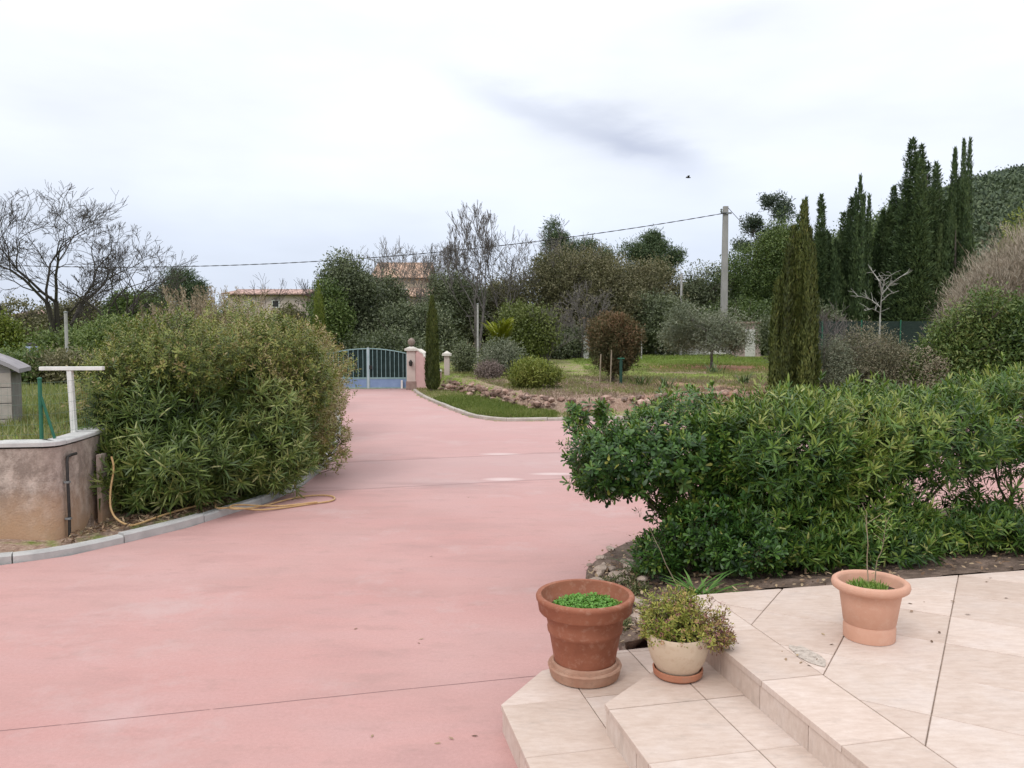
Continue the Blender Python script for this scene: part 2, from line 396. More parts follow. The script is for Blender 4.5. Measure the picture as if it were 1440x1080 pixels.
def redness(x, y):
    P3 = np.stack([x, y, x*0], 1)
    return np.clip(sm(x, 2, 5)*.5*(y < 30)+(np.abs(y-34) < 2)*(x > 6)*.9+.25*fnoise(P3, .9), 0, 1)

# ------------------------------------------------------------------ driveway and kerbs
def driveway():
    m, nt, b = nodes('pink_resin_paving')
    tc = nt.nodes.new('ShaderNodeTexCoord'); sp = nt.nodes.new('ShaderNodeSeparateXYZ'); nt.links.new(tc.outputs['Object'], sp.inputs[0])
    big = texn(nt, .35, 5, .55); mid = texn(nt, 1.4, 6, .6, (.55, 1.6, 1)); fine = texn(nt, 45, 4, .6); spk = texn(nt, 160, 2, .5)
    c = ramp(nt, big, [(.32, (.475,.248,.226)), (.5, (.512,.292,.268)), (.68, (.525,.33,.308))])
    c = mixc(nt, math_(nt, 'MULTIPLY', ramp(nt, mid, [(.48, (0,0,0)), (.72, (1,1,1))]), .45), c, (.48,.32,.31))
    c = mixc(nt, math_(nt, 'MULTIPLY', ramp(nt, mid, [(.28, (1,1,1)), (.47, (0,0,0))]), .55), c, (.36,.215,.20))
    c = mixc(nt, .13, c, ramp(nt, fine, [(.3, (.30,.165,.15)), (.7, (.66,.42,.40))]))
    c = mixc(nt, ramp(nt, spk, [(.25, (.5,)*3), (.34, (0,0,0))]), c, (.25,.12,.11))
    # grey-brown weathering, drips and wheel scuffs
    st1 = texn(nt, .9, 7, .72, (.8, 1.6, 1)); st2 = texn(nt, 3.2, 6, .75, (.8, 1.6, 1))
    c = mixc(nt, ramp(nt, st1, [(.46, (0,0,0)), (.62, (.26,)*3)]), c, (.38,.25,.225))
    c = mixc(nt, ramp(nt, st2, [(.54, (0,0,0)), (.66, (.34,)*3)]), c, (.35,.225,.20))
    c = mixc(nt, ramp(nt, texn(nt, .6, 6, .7), [(.55, (0,0,0)), (.66, (.45,)*3)]), c, (.52,.40,.385))
    c = mixc(nt, ramp(nt, texn(nt, 300, 2, .5), [(.40, (.30,)*3), (.5, (0,0,0))]), c, (.30,.15,.135))
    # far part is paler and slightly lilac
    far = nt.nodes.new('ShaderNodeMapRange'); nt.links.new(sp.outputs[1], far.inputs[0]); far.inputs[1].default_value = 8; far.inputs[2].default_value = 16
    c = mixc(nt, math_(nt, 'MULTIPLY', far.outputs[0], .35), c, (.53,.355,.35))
    def line(x0, y0, x1, y1, w, wob=.02):
        e = np.array((x1-x0, y1-y0)); e = e/np.linalg.norm(e); nx, ny = -e[1], e[0]
        d = math_(nt, 'ADD', math_(nt, 'MULTIPLY', sp.outputs[0], float(nx)), math_(nt, 'MULTIPLY', sp.outputs[1], float(ny)))
        d = math_(nt, 'SUBTRACT', d, float(nx*x0+ny*y0))
        d = math_(nt, 'ADD', d, math_(nt, 'MULTIPLY', math_(nt, 'SUBTRACT', mid, .5), wob))
        return d, math_(nt, 'LESS_THAN', math_(nt, 'ABSOLUTE', d), w)
    gate = ramp(nt, texn(nt, 9, 4, .7), [(.30, (0,0,0)), (.42, (1,1,1))])
    _, l1 = line(-2.71, 4.14, .07, 4.81, .0055)
    c = mixc(nt, math_(nt, 'MULTIPLY', math_(nt, 'MULTIPLY', l1, gate), .75), c, (.16,.09,.085))
    # repaired trench across the drive between two joints
    d2, l2 = line(-2.69, 13.1, 1.02, 14.25, .035, .12); d3, l3 = line(-2.3, 10.75, .73, 11.6, .030, .10)
    band = math_(nt, 'MULTIPLY', math_(nt, 'LESS_THAN', d2, 0), math_(nt, 'GREATER_THAN', d3, 0))
    c = mixc(nt, math_(nt, 'MULTIPLY', band, .35), c, (.45,.325,.315))
    patch = texn(nt, 1.1, 3, .5, (.7, 2.4, 1))
    near3 = math_(nt, 'SUBTRACT', 1, math_(nt, 'MULTIPLY', math_(nt, 'ABSOLUTE', d3), 2.0), True)
    near2 = math_(nt, 'SUBTRACT', 1, math_(nt, 'MULTIPLY', math_(nt, 'ABSOLUTE', d2), 3.0), True)
    dk = math_(nt, 'MULTIPLY', math_(nt, 'ADD', near3, near2, True), ramp(nt, patch, [(.47, (0,0,0)), (.56, (1,1,1))]))
    c = mixc(nt, math_(nt, 'MULTIPLY', dk, .62), c, (.33,.21,.20))
    # white worn patches on the right of the trench
    ws = None
    for (px, py, rx, ry) in ((-.13, 11.55, .34, .16), (.62, 12.0, .40, .13), (-.2, 14.0, .42, .17)):
        ax = math_(nt, 'POWER', math_(nt, 'ABSOLUTE', math_(nt, 'DIVIDE', math_(nt, 'SUBTRACT', sp.outputs[0], px), rx)), 2)
        ay = math_(nt, 'POWER', math_(nt, 'ABSOLUTE', math_(nt, 'DIVIDE', math_(nt, 'SUBTRACT', sp.outputs[1], py), ry)), 2)
        g = math_(nt, 'SUBTRACT', 1.25, math_(nt, 'ADD', math_(nt, 'ADD', ax, ay), math_(nt, 'MULTIPLY', fine, .6)), True)
        ws = g if ws is None else math_(nt, 'ADD', ws, g, True)
    c = mixc(nt, math_(nt, 'MULTIPLY', ws, .6), c, (.70,.60,.58))
    c = mixc(nt, math_(nt, 'MULTIPLY', math_(nt, 'ADD', l2, l3, True), math_(nt, 'MULTIPLY', gate, .65)), c, (.30,.19,.18))
    # damp dirt where the paving meets the steps and the bed
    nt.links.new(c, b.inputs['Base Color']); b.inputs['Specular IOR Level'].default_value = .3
    rr = nt.nodes.new('ShaderNodeMapRange'); nt.links.new(mid, rr.inputs[0]); rr.inputs[3].default_value = .62; rr.inputs[4].default_value = .88
    nt.links.new(rr.outputs[0], b.inputs['Roughness']); bump(nt, b, fine, .12, .004)
    left = KL[:]; right = KR[::-1]
    poly = [(-9,5.9)]+KL[1:-1]+[(-6.95,30.9),(-3.9,30.9)]+right+[(40,-4),(-9,-4)]
    mb = MB(); poly = poly[::-1]
    mb.add([(x, y, 0) for x, y in poly], [tuple(range(len(poly)))])
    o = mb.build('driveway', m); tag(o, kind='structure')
def sweep(mb, line, prof, a=0.0, gap=None):
    """prof: list of (offset to the left, z)"""
    line = np.asarray(line, float); n = len(line); T = norm(np.gradient(line, axis=0)); Nn = np.stack([-T[:,1], T[:,0]], 1); k = len(prof)
    V = [(*(line[i]+Nn[i]*o), z) for i in range(n) for o, z in prof]
    F = [(i*k+j, i*k+(j+1)%k, (i+1)*k+(j+1)%k, (i+1)*k+j) for i in range(n-1) for j in range(k)]
    F += [tuple(range(k-1,-1,-1)), tuple((n-1)*k+j for j in range(k))]
    mb.add(V, F, a)
def resample(line, step, jit=0, smooth=2):
    line = np.asarray(line, float)
    for _ in range(smooth):
        q = [line[0]]
        for a, b in zip(line[:-1], line[1:]): q += [a*.75+b*.25, a*.25+b*.75]
        line = np.array(q+[line[-1]])
    s = np.r_[0, np.cumsum(np.linalg.norm(np.diff(line, axis=0), axis=1))]; n = int(s[-1]/step)+1
    t = np.linspace(0, s[-1], n); return np.stack([np.interp(t, s, line[:,i]) for i in range(line.shape[1])], 1)
def kerb(line, mat, label, seglen=1.0, sgn=1, hh=.085, w=.11):
    pts = resample(line, seglen/4); mb = MB(); r = rs(3)
    for i in range(0, len(pts)-4, 4):
        q = pts[i:i+5].copy(); d0 = norm(q[1]-q[0]); d1 = norm(q[-1]-q[-2]); q[0] += d0*.006; q[-1] -= d1*.006
        z = r.normal()*.003; o = r.normal()*.003
        pr = [(o, -.05), (o, hh-.018+z), (o+sgn*.018, hh+z), (o+sgn*(w-.01), hh+z), (o+sgn*w, hh-.01+z), (o+sgn*w, -.05)]
        if sgn > 0: pr = pr[::-1]
        sweep(mb, q, pr, r.random())
    o = mb.build('kerb', mat); tag(o, label=label, cat='kerb', kind='structure')

# ------------------------------------------------------------------ steps and terrace
DE = np.array((.2164, -.9763)); DB = np.array((.9763, .2164)); CC = np.array((.92, 4.95))
TR = np.array((math.cos(R(-31.5)), math.sin(R(-31.5)))); TB = np.array((-TR[1], TR[0]))
def clip_poly(poly, p, n):
    """keep part where (x-p).n >= 0"""
    out = []
    for i in range(len(poly)):
        a, b = poly[i], poly[(i+1)%len(poly)]; da, db = np.dot(a-p, n), np.dot(b-p, n)
        if da >= 0: out.append(a)
        if da*db < 0: out.append(a+(b-a)*da/(da-db))
    return out
def clip_convex(poly, clipper):
    for i in range(len(clipper)):
        a, b = clipper[i], clipper[(i+1)%len(clipper)]; e = norm(b-a); poly = clip_poly(poly, a, np.array((-e[1], e[0])))
        if len(poly) < 3: return []
    return poly
def cleanp(poly):
    out = []
    for p in poly:
        if not out or np.linalg.norm(p-out[-1]) > .012: out.append(p)
    if len(out) > 2 and np.linalg.norm(out[0]-out[-1]) < .012: out.pop()
    return out
def parea(p): p = np.array(p); return .5*abs(np.dot(p[:,0], np.roll(p[:,1], -1))-np.dot(p[:,1], np.roll(p[:,0], -1)))
def tiles(mb, area, origin, ax, size, z0, z1, rng, g=.0028, rng_i=(-12, 34)):
    ay = np.array((-ax[1], ax[0])); area = [np.array(a, float) for a in area]
    sx, sy = size if isinstance(size, tuple) else (size, size)
    c = np.mean(area, 0)
    i0 = [int(round(np.dot(c-origin, ax)/sx)), int(round(np.dot(c-origin, ay)/sy))]
    for i in range(i0[0]-26, i0[0]+26):
        for j in range(i0[1]-26, i0[1]+26):
            q = [origin+ax*(i+a)*sx+ay*(j+b_)*sy for a, b_ in ((0,0),(1,0),(1,1),(0,1))]
            q = cleanp(clip_convex(q, area))
            if len(q) < 3 or parea(q) < .002: continue
            q = inset(np.array(q), g); q = cleanp(list(q))
            if len(q) < 3: continue
            dz = rng.normal()*.0007
            mb.prism(q, z0, z1+dz, rng.random(), bev=.0025)
def stone_mat():
    m, nt, b = nodes('travertine_tile')
    tc = nt.nodes.new('ShaderNodeTexCoord'); vm = nt.nodes.new('ShaderNodeVectorMath'); vm.operation = 'ADD'; cb = nt.nodes.new('ShaderNodeCombineXYZ')
    w = math_(nt, 'MULTIPLY', attr(nt), 60.0); nt.links.new(w, cb.inputs[0]); nt.links.new(math_(nt, 'MULTIPLY', w, 1.7), cb.inputs[1]); nt.links.new(tc.outputs['Object'], vm.inputs[0]); nt.links.new(cb.outputs[0], vm.inputs[1])
    def tn(scale, detail, rough, st=(1,1,1)):
        mp = nt.nodes.new('ShaderNodeMapping'); mp.inputs['Scale'].default_value = st; n = nt.nodes.new('ShaderNodeTexNoise'); n.inputs['Scale'].default_value = scale; n.inputs['Detail'].default_value = detail; n.inputs['Roughness'].default_value = rough
        nt.links.new(vm.outputs[0], mp.inputs[0]); nt.links.new(mp.outputs[0], n.inputs[0]); return n.outputs[0]
    n1 = tn(3.5, 6, .6); n2 = tn(16, 7, .72, (.7, 2.2, 1)); n3 = texn(nt, 70, 3, .6)
    c = ramp(nt, n1, [(.3, (.52,.405,.345)), (.5, (.585,.475,.415)), (.7, (.605,.515,.475))])
    c = mixc(nt, .45, c, ramp(nt, n2, [(.28, (.40,.31,.25)), (.5, (.56,.46,.39)), (.7, (.68,.60,.54))]))
    c = mixc(nt, .9, c, ramp(nt, attr(nt), [(0, (.90,.86,.83)), (.5, (1,1,1)), (1, (1.05,1.03,1.02))]), 'MULTIPLY')
    c = mixc(nt, ramp(nt, n3, [(.24, (.35,)*3), (.34, (0,0,0))]), c, (.34,.26,.20))
    # old rust brown and grey water marks
    c = mixc(nt, ramp(nt, texn(nt, 1.3, 5, .75), [(.55, (0,0,0)), (.75, (.42,)*3)]), c, (.44,.33,.25))
    c = mixc(nt, ramp(nt, texn(nt, 4.5, 6, .75, (1,2.5,1)), [(.56, (0,0,0)), (.70, (.40,)*3)]), c, (.36,.30,.26))
    nt.links.new(c, b.inputs['Base Color']); b.inputs['Roughness'].default_value = .7; b.inputs['Specular IOR Level'].default_value = .3
    bump(nt, b, n3, .25, .004); return m
TILE = stone_mat()
GROUT = surf('dark_grout', (.15,.11,.085), (.34,.26,.21), 30, .9, .3, 90)
def terrace():
    r = rs(11); a = lambda p, t, s=0: np.array(p)+DE*t+DB*s
    def level(name, corner_pts, z0, z1, nose_pts, tile_origin, tax, size, border=0, rz=0):
        """corner_pts: convex CCW outline; nose_pts: outer edge polyline that shows"""
        mb = MB(); g = MB()
        area = np.array(corner_pts); core = inset(area, .022)
        g.prism(core, z0, z1-.006)
        o = g.build(name, GROUT); tag(o, kind='structure')
        if border:
            # a row of long tiles along the outer edge, then the diagonal field
            e0, e1 = nose_pts; e = norm(e1-e0); nn = np.array((-e[1], e[0]))
            if np.dot(np.mean(area, 0)-e0, nn) < 0: nn = -nn
            bp = clip_poly([p for p in area], e0+nn*border, -nn); fp = clip_poly([p for p in area], e0+nn*border, nn)
            tiles(mb, bp, e0, e, (.62, 1.0), z1-.030, z1, r); tiles(mb, fp, tile_origin, tax, size, z1-.022, z1, r)
        else: tiles(mb, area, tile_origin, tax, size, z1-.030, z1, r)
        t = mb.build('tile_paving', TILE, o)
        # risers, tile facing under the projecting edge
        rb = MB()
        for p, q in zip(nose_pts[:-1], nose_pts[1:]):
            L = np.linalg.norm(q-p); e = (q-p)/L; nn = np.array((-e[1], e[0]))
            if np.dot(np.mean(area, 0)-p, nn) < 0: nn = -nn
            k = max(1, int(round(L/.40))); s = L/k
            for i in range(k):
                a0 = p+e*(i*s+.003)+nn*.010; a1 = p+e*((i+1)*s-.003)+nn*.010
                quad = [a0, a1, a1+nn*.014, a0+nn*.014]
                cr = (quad[1]-quad[0])[0]*(quad[2]-quad[1])[1]-(quad[1]-quad[0])[1]*(quad[2]-quad[1])[0]
                if cr < 0: quad = quad[::-1]
                rb.prism(quad, rz-.001, z1-.034, r.random())
        rb.build('riser_facing', TILE, o)
        return o
    e_top = a(CC, 8.5)
    level('terrace', [e_top, a(CC, 8.5, 15), a(CC, 0, 15), CC], .30-.30, .45, [CC, e_top], np.array((1.66,4.05))-TR*0, TR, .48, border=.33, rz=.30)
    p2 = np.array((.45, 3.82)); c2 = np.array((1.01, 4.545))
    lo = a(p2, 7.3); hi = lo+DB*(np.dot(a(CC, 8)-lo, DB)+.018)
    c2i = c2+DB*.018
    level('step', [lo, hi, c2i, p2], 0, .30, [c2, p2, lo], np.array((.96, 3.87)), DB, (.51, .50), rz=.15)
    p1 = np.array((-.06, 4.13)); 
    lo1 = a(p1, 7.3); hi1 = lo1+DB*(np.dot(a(p2, 6)-lo1, DB)+.03)
    back = np.array((.93, 4.93))
    hi1 = lo1+DB*(np.dot(a(CC, 8)-lo1, DB)+.018)
    level('step', [lo1, hi1, back, np.array((.66, 4.86)), np.array((.17, 4.56)), p1], 0, .15, [back, np.array((.66,4.86)), np.array((.17, 4.56)), p1, lo1], p1+DB*.46+DE*.02, DB, (.46, .53))

terrain(); driveway()
KMAT = surf('kerb_concrete', (.33,.33,.32), (.50,.49,.47), 4, .85, .4, 80, vatt=.12)
kerb(KL[1:], KMAT, 'pale concrete kerb curving under the left hedge')
kerb(KR, surf('kerb_far', (.33,.29,.255), (.47,.43,.38), 5, .85, .4, 60, vatt=.12), 'low pale kerb round the far garden bed', sgn=-1, hh=.08, w=.10)
terrace()

# ------------------------------------------------------------------ planting bed beside the terrace
def bed_z(x, y):
    p = np.stack([np.atleast_1d(x), np.atleast_1d(y)], 1).astype(float)
    di = np.abs(poly_d(p, BIN)); do = np.abs(poly_d(p, BOUT)); t = do/(di+do+1e-6)
    edge = sm(p[:,0], .6, 1.6)
    return .05+t*(.12+.26*edge)
def bed():
    n, k = 160, 26
    a = resample(BIN, .01, smooth=1); b = resample(BOUT, .01, smooth=1)
    a = a[np.linspace(0, len(a)-1, n).astype(int)]; b = b[np.linspace(0, len(b)-1, n).astype(int)]
    t = np.linspace(0, 1, k)[None,:,None]; p = (a[:,None]*(1-t)+b[:,None]*t).reshape(-1, 2)
    z = bed_z(p[:,0], p[:,1])+.02*fnoise(np.c_[p, p[:,0]*0], 7)
    tt = np.tile(np.linspace(0, 1, k), n); z = np.where(tt > .999, -.01, z)
    V = np.c_[p, z]; i = np.arange(n*k).reshape(n, k)
    F = [(i[r,c], i[r+1,c], i[r+1,c+1], i[r,c+1]) for r in range(n-1) for c in range(k-1)]
    F = [tuple(int(q) for q in f)[::-1] for f in F]
    mb = MB(); mb.add(V, F)
    o = mb.build('bed_soil', surf('dark_bed_soil', (.055,.038,.028), (.15,.105,.08), 9, .95, .9, 30, bd=.03, c2=(.26,.19,.15)), smooth=True)
    tag(o, kind='structure')
bed()
def rock_mesh(rng, s, n=2):
    """an irregular faceted stone"""
    import bmesh
    bm = bmesh.new(); bmesh.ops.create_icosphere(bm, subdivisions=n, radius=1)
    V = np.array([v.co[:] for v in bm.verts]); off = rng.uniform(-9, 9, 3)
    d = 1+.30*fnoise(V+off, 1.5)+.16*fnoise(V+off, 3.7); V = V*d[:,None]*np.array(s)
    F = [tuple(v.index for v in f.verts) for f in bm.faces]; bm.free(); return V, F
ROCK = surf('pale_rubble_stone', (.22,.16,.12), (.42,.33,.27), 7, .95, .7, 40, c2=(.56,.47,.40), vatt=.25)
ROCKR = surf('red_rubble_stone', (.15,.095,.075), (.29,.185,.145), 5, .95, .7, 30, c2=(.46,.37,.31), vatt=.45)
ROCKW = surf('pale_wall_stone', (.33,.27,.22), (.50,.43,.37), 5, .95, .7, 30, c2=(.62,.56,.5), vatt=.2)
def rot_z(V, t): c, s = math.cos(t), math.sin(t); return V@np.array([[c,s,0],[-s,c,0],[0,0,1]])
def rubble():
    r = rs(21)
    spots = [(P(u, v, .08), s) for u, v, s in ((838,818,.055),(846,800,.06),(856,826,.05),(832,834,.04),(868,812,.06),(880,835,.055),(862,845,.045),(895,850,.05),(846,783,.05),(852,858,.04),(905,822,.05),(885,800,.05),(874,870,.045),(902,880,.04),(838,852,.035),(860,770,.04))]
    spots += [(P(r.uniform(828,905), r.uniform(790,880), .08), r.uniform(.018,.05)) for _ in range(34)]
    spots = [q for q in spots if poly_d(np.array([q[0]]), BOUT)[0] < .03 and poly_d(np.array([q[0]]), BIN)[0] > .02]
    for i, ((x, y), s) in enumerate(spots):
        V, F = rock_mesh(r, (s*r.uniform(.9,1.5), s*r.uniform(.8,1.2), s*r.uniform(.5,.8)), 2)
        mb = MB(); mb.add(rot_z(V, r.uniform(0, 6)), F, r.random()); o = mb.build('stone', ROCK, smooth=True, angle=28)
        o.location = (x, y, bed_z(x, y)[0]+s*.25)
        big = s > .043; tag(o, 'larger pale brown rubble stone at the bare end of the planting bed' if big else 'small pale brown rubble chip among the larger stones of the bed corner', 'stone', 'larger rubble stones at the bed corner' if big else 'small rubble chips at the bed corner')
    for i in range(9):      # low weeds among the rubble
        u, v = r.uniform(835, 905), r.uniform(775, 880); x, y = P(u, v, .1)
        if poly_d(np.array([[x, y]]), BOUT)[0] > -.02: continue
        c = np.c_[r.normal(size=(30,2))*.05, r.uniform(.01, .05, 30)]; p, d, nr, L = whorls(r, c, rdir(r, 30)*.5+np.array((0,0,1)), 7, .03, .035, 85, 30)
        o = leaves('weed', p, d, nr, L, L*.4, .5+.25*r.normal(size=len(p)), leafmat('weed_leaf', (.06,.08,.03), (.13,.15,.05), (.26,.22,.13), trans=.2), None, 'lance'); o.location = (x, y, bed_z(x, y)[0])
        tag(o, 'low scrubby weed tuft among the rubble at the bed corner', 'weed', 'weeds in the rubble')
    # leaf litter and crumbs
    n = 5200; x = r.uniform(.55, 7, n); y = r.uniform(4.9, 9.6, n); p = np.c_[x, y]
    x[:900] = r.uniform(.6, 1.5, 900); y[:900] = r.uniform(4.95, 6.9, 900)
    p = np.c_[x, y]; m = (poly_d(p, BIN) > .01) & (poly_d(p, BOUT) < -.0); p = p[m]; n = len(p)
    pos = np.c_[p, bed_z(p[:,0], p[:,1])+.012+r.uniform(0, .02, n)]
    d = rdir(r, n)*np.array((1,1,.3)); nr = rdir(r, n)*.5+np.array((0,0,1))
    o = leaves('leaf_litter', pos, d, nr, r.uniform(.02,.055,n), r.uniform(.012,.025,n), r.random(n), leafmat('litter', (.09,.055,.035), (.24,.15,.09), (.42,.32,.2), rough=.9, trans=0), tpl='lance')
    tag(o, label='dry brown fallen leaves on the bed soil', kind='stuff')
rubble()

# ------------------------------------------------------------------ near shrubs
DEEP = leafmat('deep_green_leaf', (.014,.040,.011), (.034,.088,.016), (.070,.155,.024), (.16,.24,.035), (.30,.30,.06), rough=.40, trans=.18)
OLEA = leafmat('oleander_leaf', (.014,.042,.012), (.040,.095,.016), (.088,.165,.024), (.21,.27,.045), (.36,.36,.12), rough=.42, trans=.18)
STEM = surf('green_brown_stem', (.07,.06,.035), (.16,.13,.08), 12, .8, 0)
def shrub(name, blobs, label, cat, group, base, mat, n, per, sl, L, wr, tpl, seed, shell=.62, th=(78, 20), vb=.0, limbs=14, fill=0, rough=.18, up=.55, toptint=None, droop=.2, zfloor=.04, vfun=None, stem=STEM, keep=None):
    r = rs(seed); base = np.array(base, float); root = empty(name, base, label, cat, group)
    zf = lambda c: c[:,2] if False else (hfun(c)+zfloor)
    hfun = lambda c: np.where(c[:,0] > .5, bed_z(c[:,0], c[:,1]), h(c[:,0], c[:,1])) if base[1] < 12 and base[0] > 0 else h(c[:,0], c[:,1])
    c, o, rr = blob_points(r, blobs, n, shell, rough, None, 2.3)
    m = c[:,2] > hfun(c)+zfloor
    if keep is not None: m &= keep(c, r)
    c, o, rr = c[m], o[m], rr[m]
    ax = norm(o*.8+rdir(r, len(c))*.55+np.array((0,0,up)))
    stray = r.random(len(c)) < .05; c = c+ax*(stray*r.uniform(.05, .16, len(c)))[:,None]
    p, d, nr, LL = whorls(r, c, ax, per, sl, L, *th); LL = LL*np.repeat(r.uniform(.62, 1.25, len(c)), per)
    kp = r.random(len(p)) < np.repeat(np.where(r.random(len(c)) < .25, .55, .97), per); 
    v = .38+vb+.18*fnoise(np.repeat(c, per, 0), 1.7)+.12*np.repeat(r.normal(size=len(c)), per)+.13*r.normal(size=len(p))
    v += .10*np.tile(np.linspace(-.6, 1, per), len(c))          # young leaves at the shoot tips are lighter
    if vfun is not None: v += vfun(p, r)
    dead = r.random(len(p)) < .012; v = np.where(dead, 1.0, v)
    p, d, nr, LL, v = p[kp], d[kp], nr[kp], LL[kp], v[kp]
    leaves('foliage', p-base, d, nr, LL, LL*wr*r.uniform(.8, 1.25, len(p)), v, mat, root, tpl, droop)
    S_ = []
    B = np.asarray(blobs, float)
    for k in range(limbs):
        b = B[r.integers(len(B))]; tip = b[:3]+rdir(r, 1)[0]*b[3:]*.75; st = base+np.array((r.normal()*.10, r.normal()*.10, -.02))
        mid = st*.45+tip*.55+np.array((0,0,-.12))+r.normal(size=3)*.05
        q = [st, st*.7+mid*.3+r.normal(size=3)*.02, mid, mid*.45+tip*.55+r.normal(size=3)*.04, tip]
        R_ = [.017, .014, .011, .008, .004]
        S_ += [(q[j]-base, q[j+1]-base, R_[j], R_[j+1]) for j in range(4)]
        near = np.argsort(((c-tip)**2).sum(1))[:40]
        for i in r.choice(near, 12, replace=False):
            f = q[3] if r.random() < .5 else q[2]; S_.append((f-base, c[i]-base-ax[i]*sl*.3, .0055, .0025))
    segs('stems', [s for s in S_ if s], stem, root, 5)
    return root
HG = 'shrubs of the hedge behind the terrace'
bz = lambda x, y: (x, y, bed_z(x, y)[0])
def near_hedge():  # vfun brightens the upper leaves: light from above put into leaf colour
    gap = lambda c, r: ~((c[:,2] < .98) & (c[:,2] > .66) & (c[:,0] > 2.7) & (r.random(len(c)) < .62))
    shrub('pittosporum_shrub', [(1.28,6.75,1.12,.78,.75,.36),(.82,6.55,1.08,.42,.5,.30),(.80,6.6,.92,.34,.4,.18),(1.6,7.0,1.24,.6,.6,.38),(1.60,6.75,.74,.48,.45,.40),(.56,6.9,1.36,.10,.12,.13),(.78,6.95,1.42,.08,.1,.12)],
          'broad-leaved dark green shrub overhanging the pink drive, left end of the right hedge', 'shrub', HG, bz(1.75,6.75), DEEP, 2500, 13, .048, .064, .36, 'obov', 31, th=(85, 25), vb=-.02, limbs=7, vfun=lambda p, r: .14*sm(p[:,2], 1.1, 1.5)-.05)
    shrub('pittosporum_shrub', [(1.55,6.3,.56,.40,.42,.30),(1.15,6.3,.38,.22,.28,.18),(1.75,5.85,.52,.34,.28,.18)], 'low dark growth at the foot of the hedge end behind the flowering bowl', 'shrub', HG, bz(1.45,6.35), DEEP, 900, 12, .045, .058, .36, 'obov', 32, vb=-.08, limbs=8)
    shrub('oleander_shrub', [(2.15,6.55,1.16,.72,.80,.48),(2.3,6.75,.62,.68,.5,.40),(2.6,6.8,1.20,.7,.75,.48),(2.1,6.15,.60,.50,.36,.30),(2.75,6.3,.64,.55,.40,.32),(2.5,5.95,.52,.75,.30,.18)],
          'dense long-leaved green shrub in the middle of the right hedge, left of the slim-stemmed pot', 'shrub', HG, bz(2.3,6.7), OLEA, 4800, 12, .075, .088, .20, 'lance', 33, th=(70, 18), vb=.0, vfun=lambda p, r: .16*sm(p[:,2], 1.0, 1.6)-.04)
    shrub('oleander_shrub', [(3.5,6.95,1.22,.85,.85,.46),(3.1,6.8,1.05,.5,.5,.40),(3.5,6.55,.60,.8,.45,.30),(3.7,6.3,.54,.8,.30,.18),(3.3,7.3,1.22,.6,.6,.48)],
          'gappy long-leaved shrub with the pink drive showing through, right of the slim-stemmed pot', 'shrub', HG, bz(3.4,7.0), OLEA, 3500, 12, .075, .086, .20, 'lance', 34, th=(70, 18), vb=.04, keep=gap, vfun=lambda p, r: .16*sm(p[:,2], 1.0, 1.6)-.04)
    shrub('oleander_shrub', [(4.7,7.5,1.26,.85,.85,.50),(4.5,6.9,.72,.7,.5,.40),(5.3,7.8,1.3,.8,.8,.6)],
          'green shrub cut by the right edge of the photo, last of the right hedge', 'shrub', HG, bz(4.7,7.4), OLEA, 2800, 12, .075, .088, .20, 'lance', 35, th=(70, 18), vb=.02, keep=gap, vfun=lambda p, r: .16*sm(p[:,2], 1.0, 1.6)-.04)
    shrub('oleander_shrub', [(6.4,8.0,1.15,.85,.85,.7),(7.6,8.4,1.1,.9,.9,.7)], 'green shrub beyond the right edge of the terrace view', 'shrub', HG, bz(6.6,8.0), OLEA, 1100, 12, .09, .11, .20, 'lance', 36, vb=.02) if False else None
near_hedge()
LH = 'bushes of the tall hedge left of the drive'
BAM = leafmat('strap_leaf', (.030,.055,.013), (.064,.108,.021), (.12,.17,.036), (.25,.29,.08), (.42,.42,.19), rough=.42, trans=.2)
PRIV = leafmat('privet_leaf', (.040,.062,.014), (.085,.122,.022), (.15,.19,.036), (.28,.29,.07), (.28,.20,.08), (.46,.38,.22), rough=.5, trans=.2)
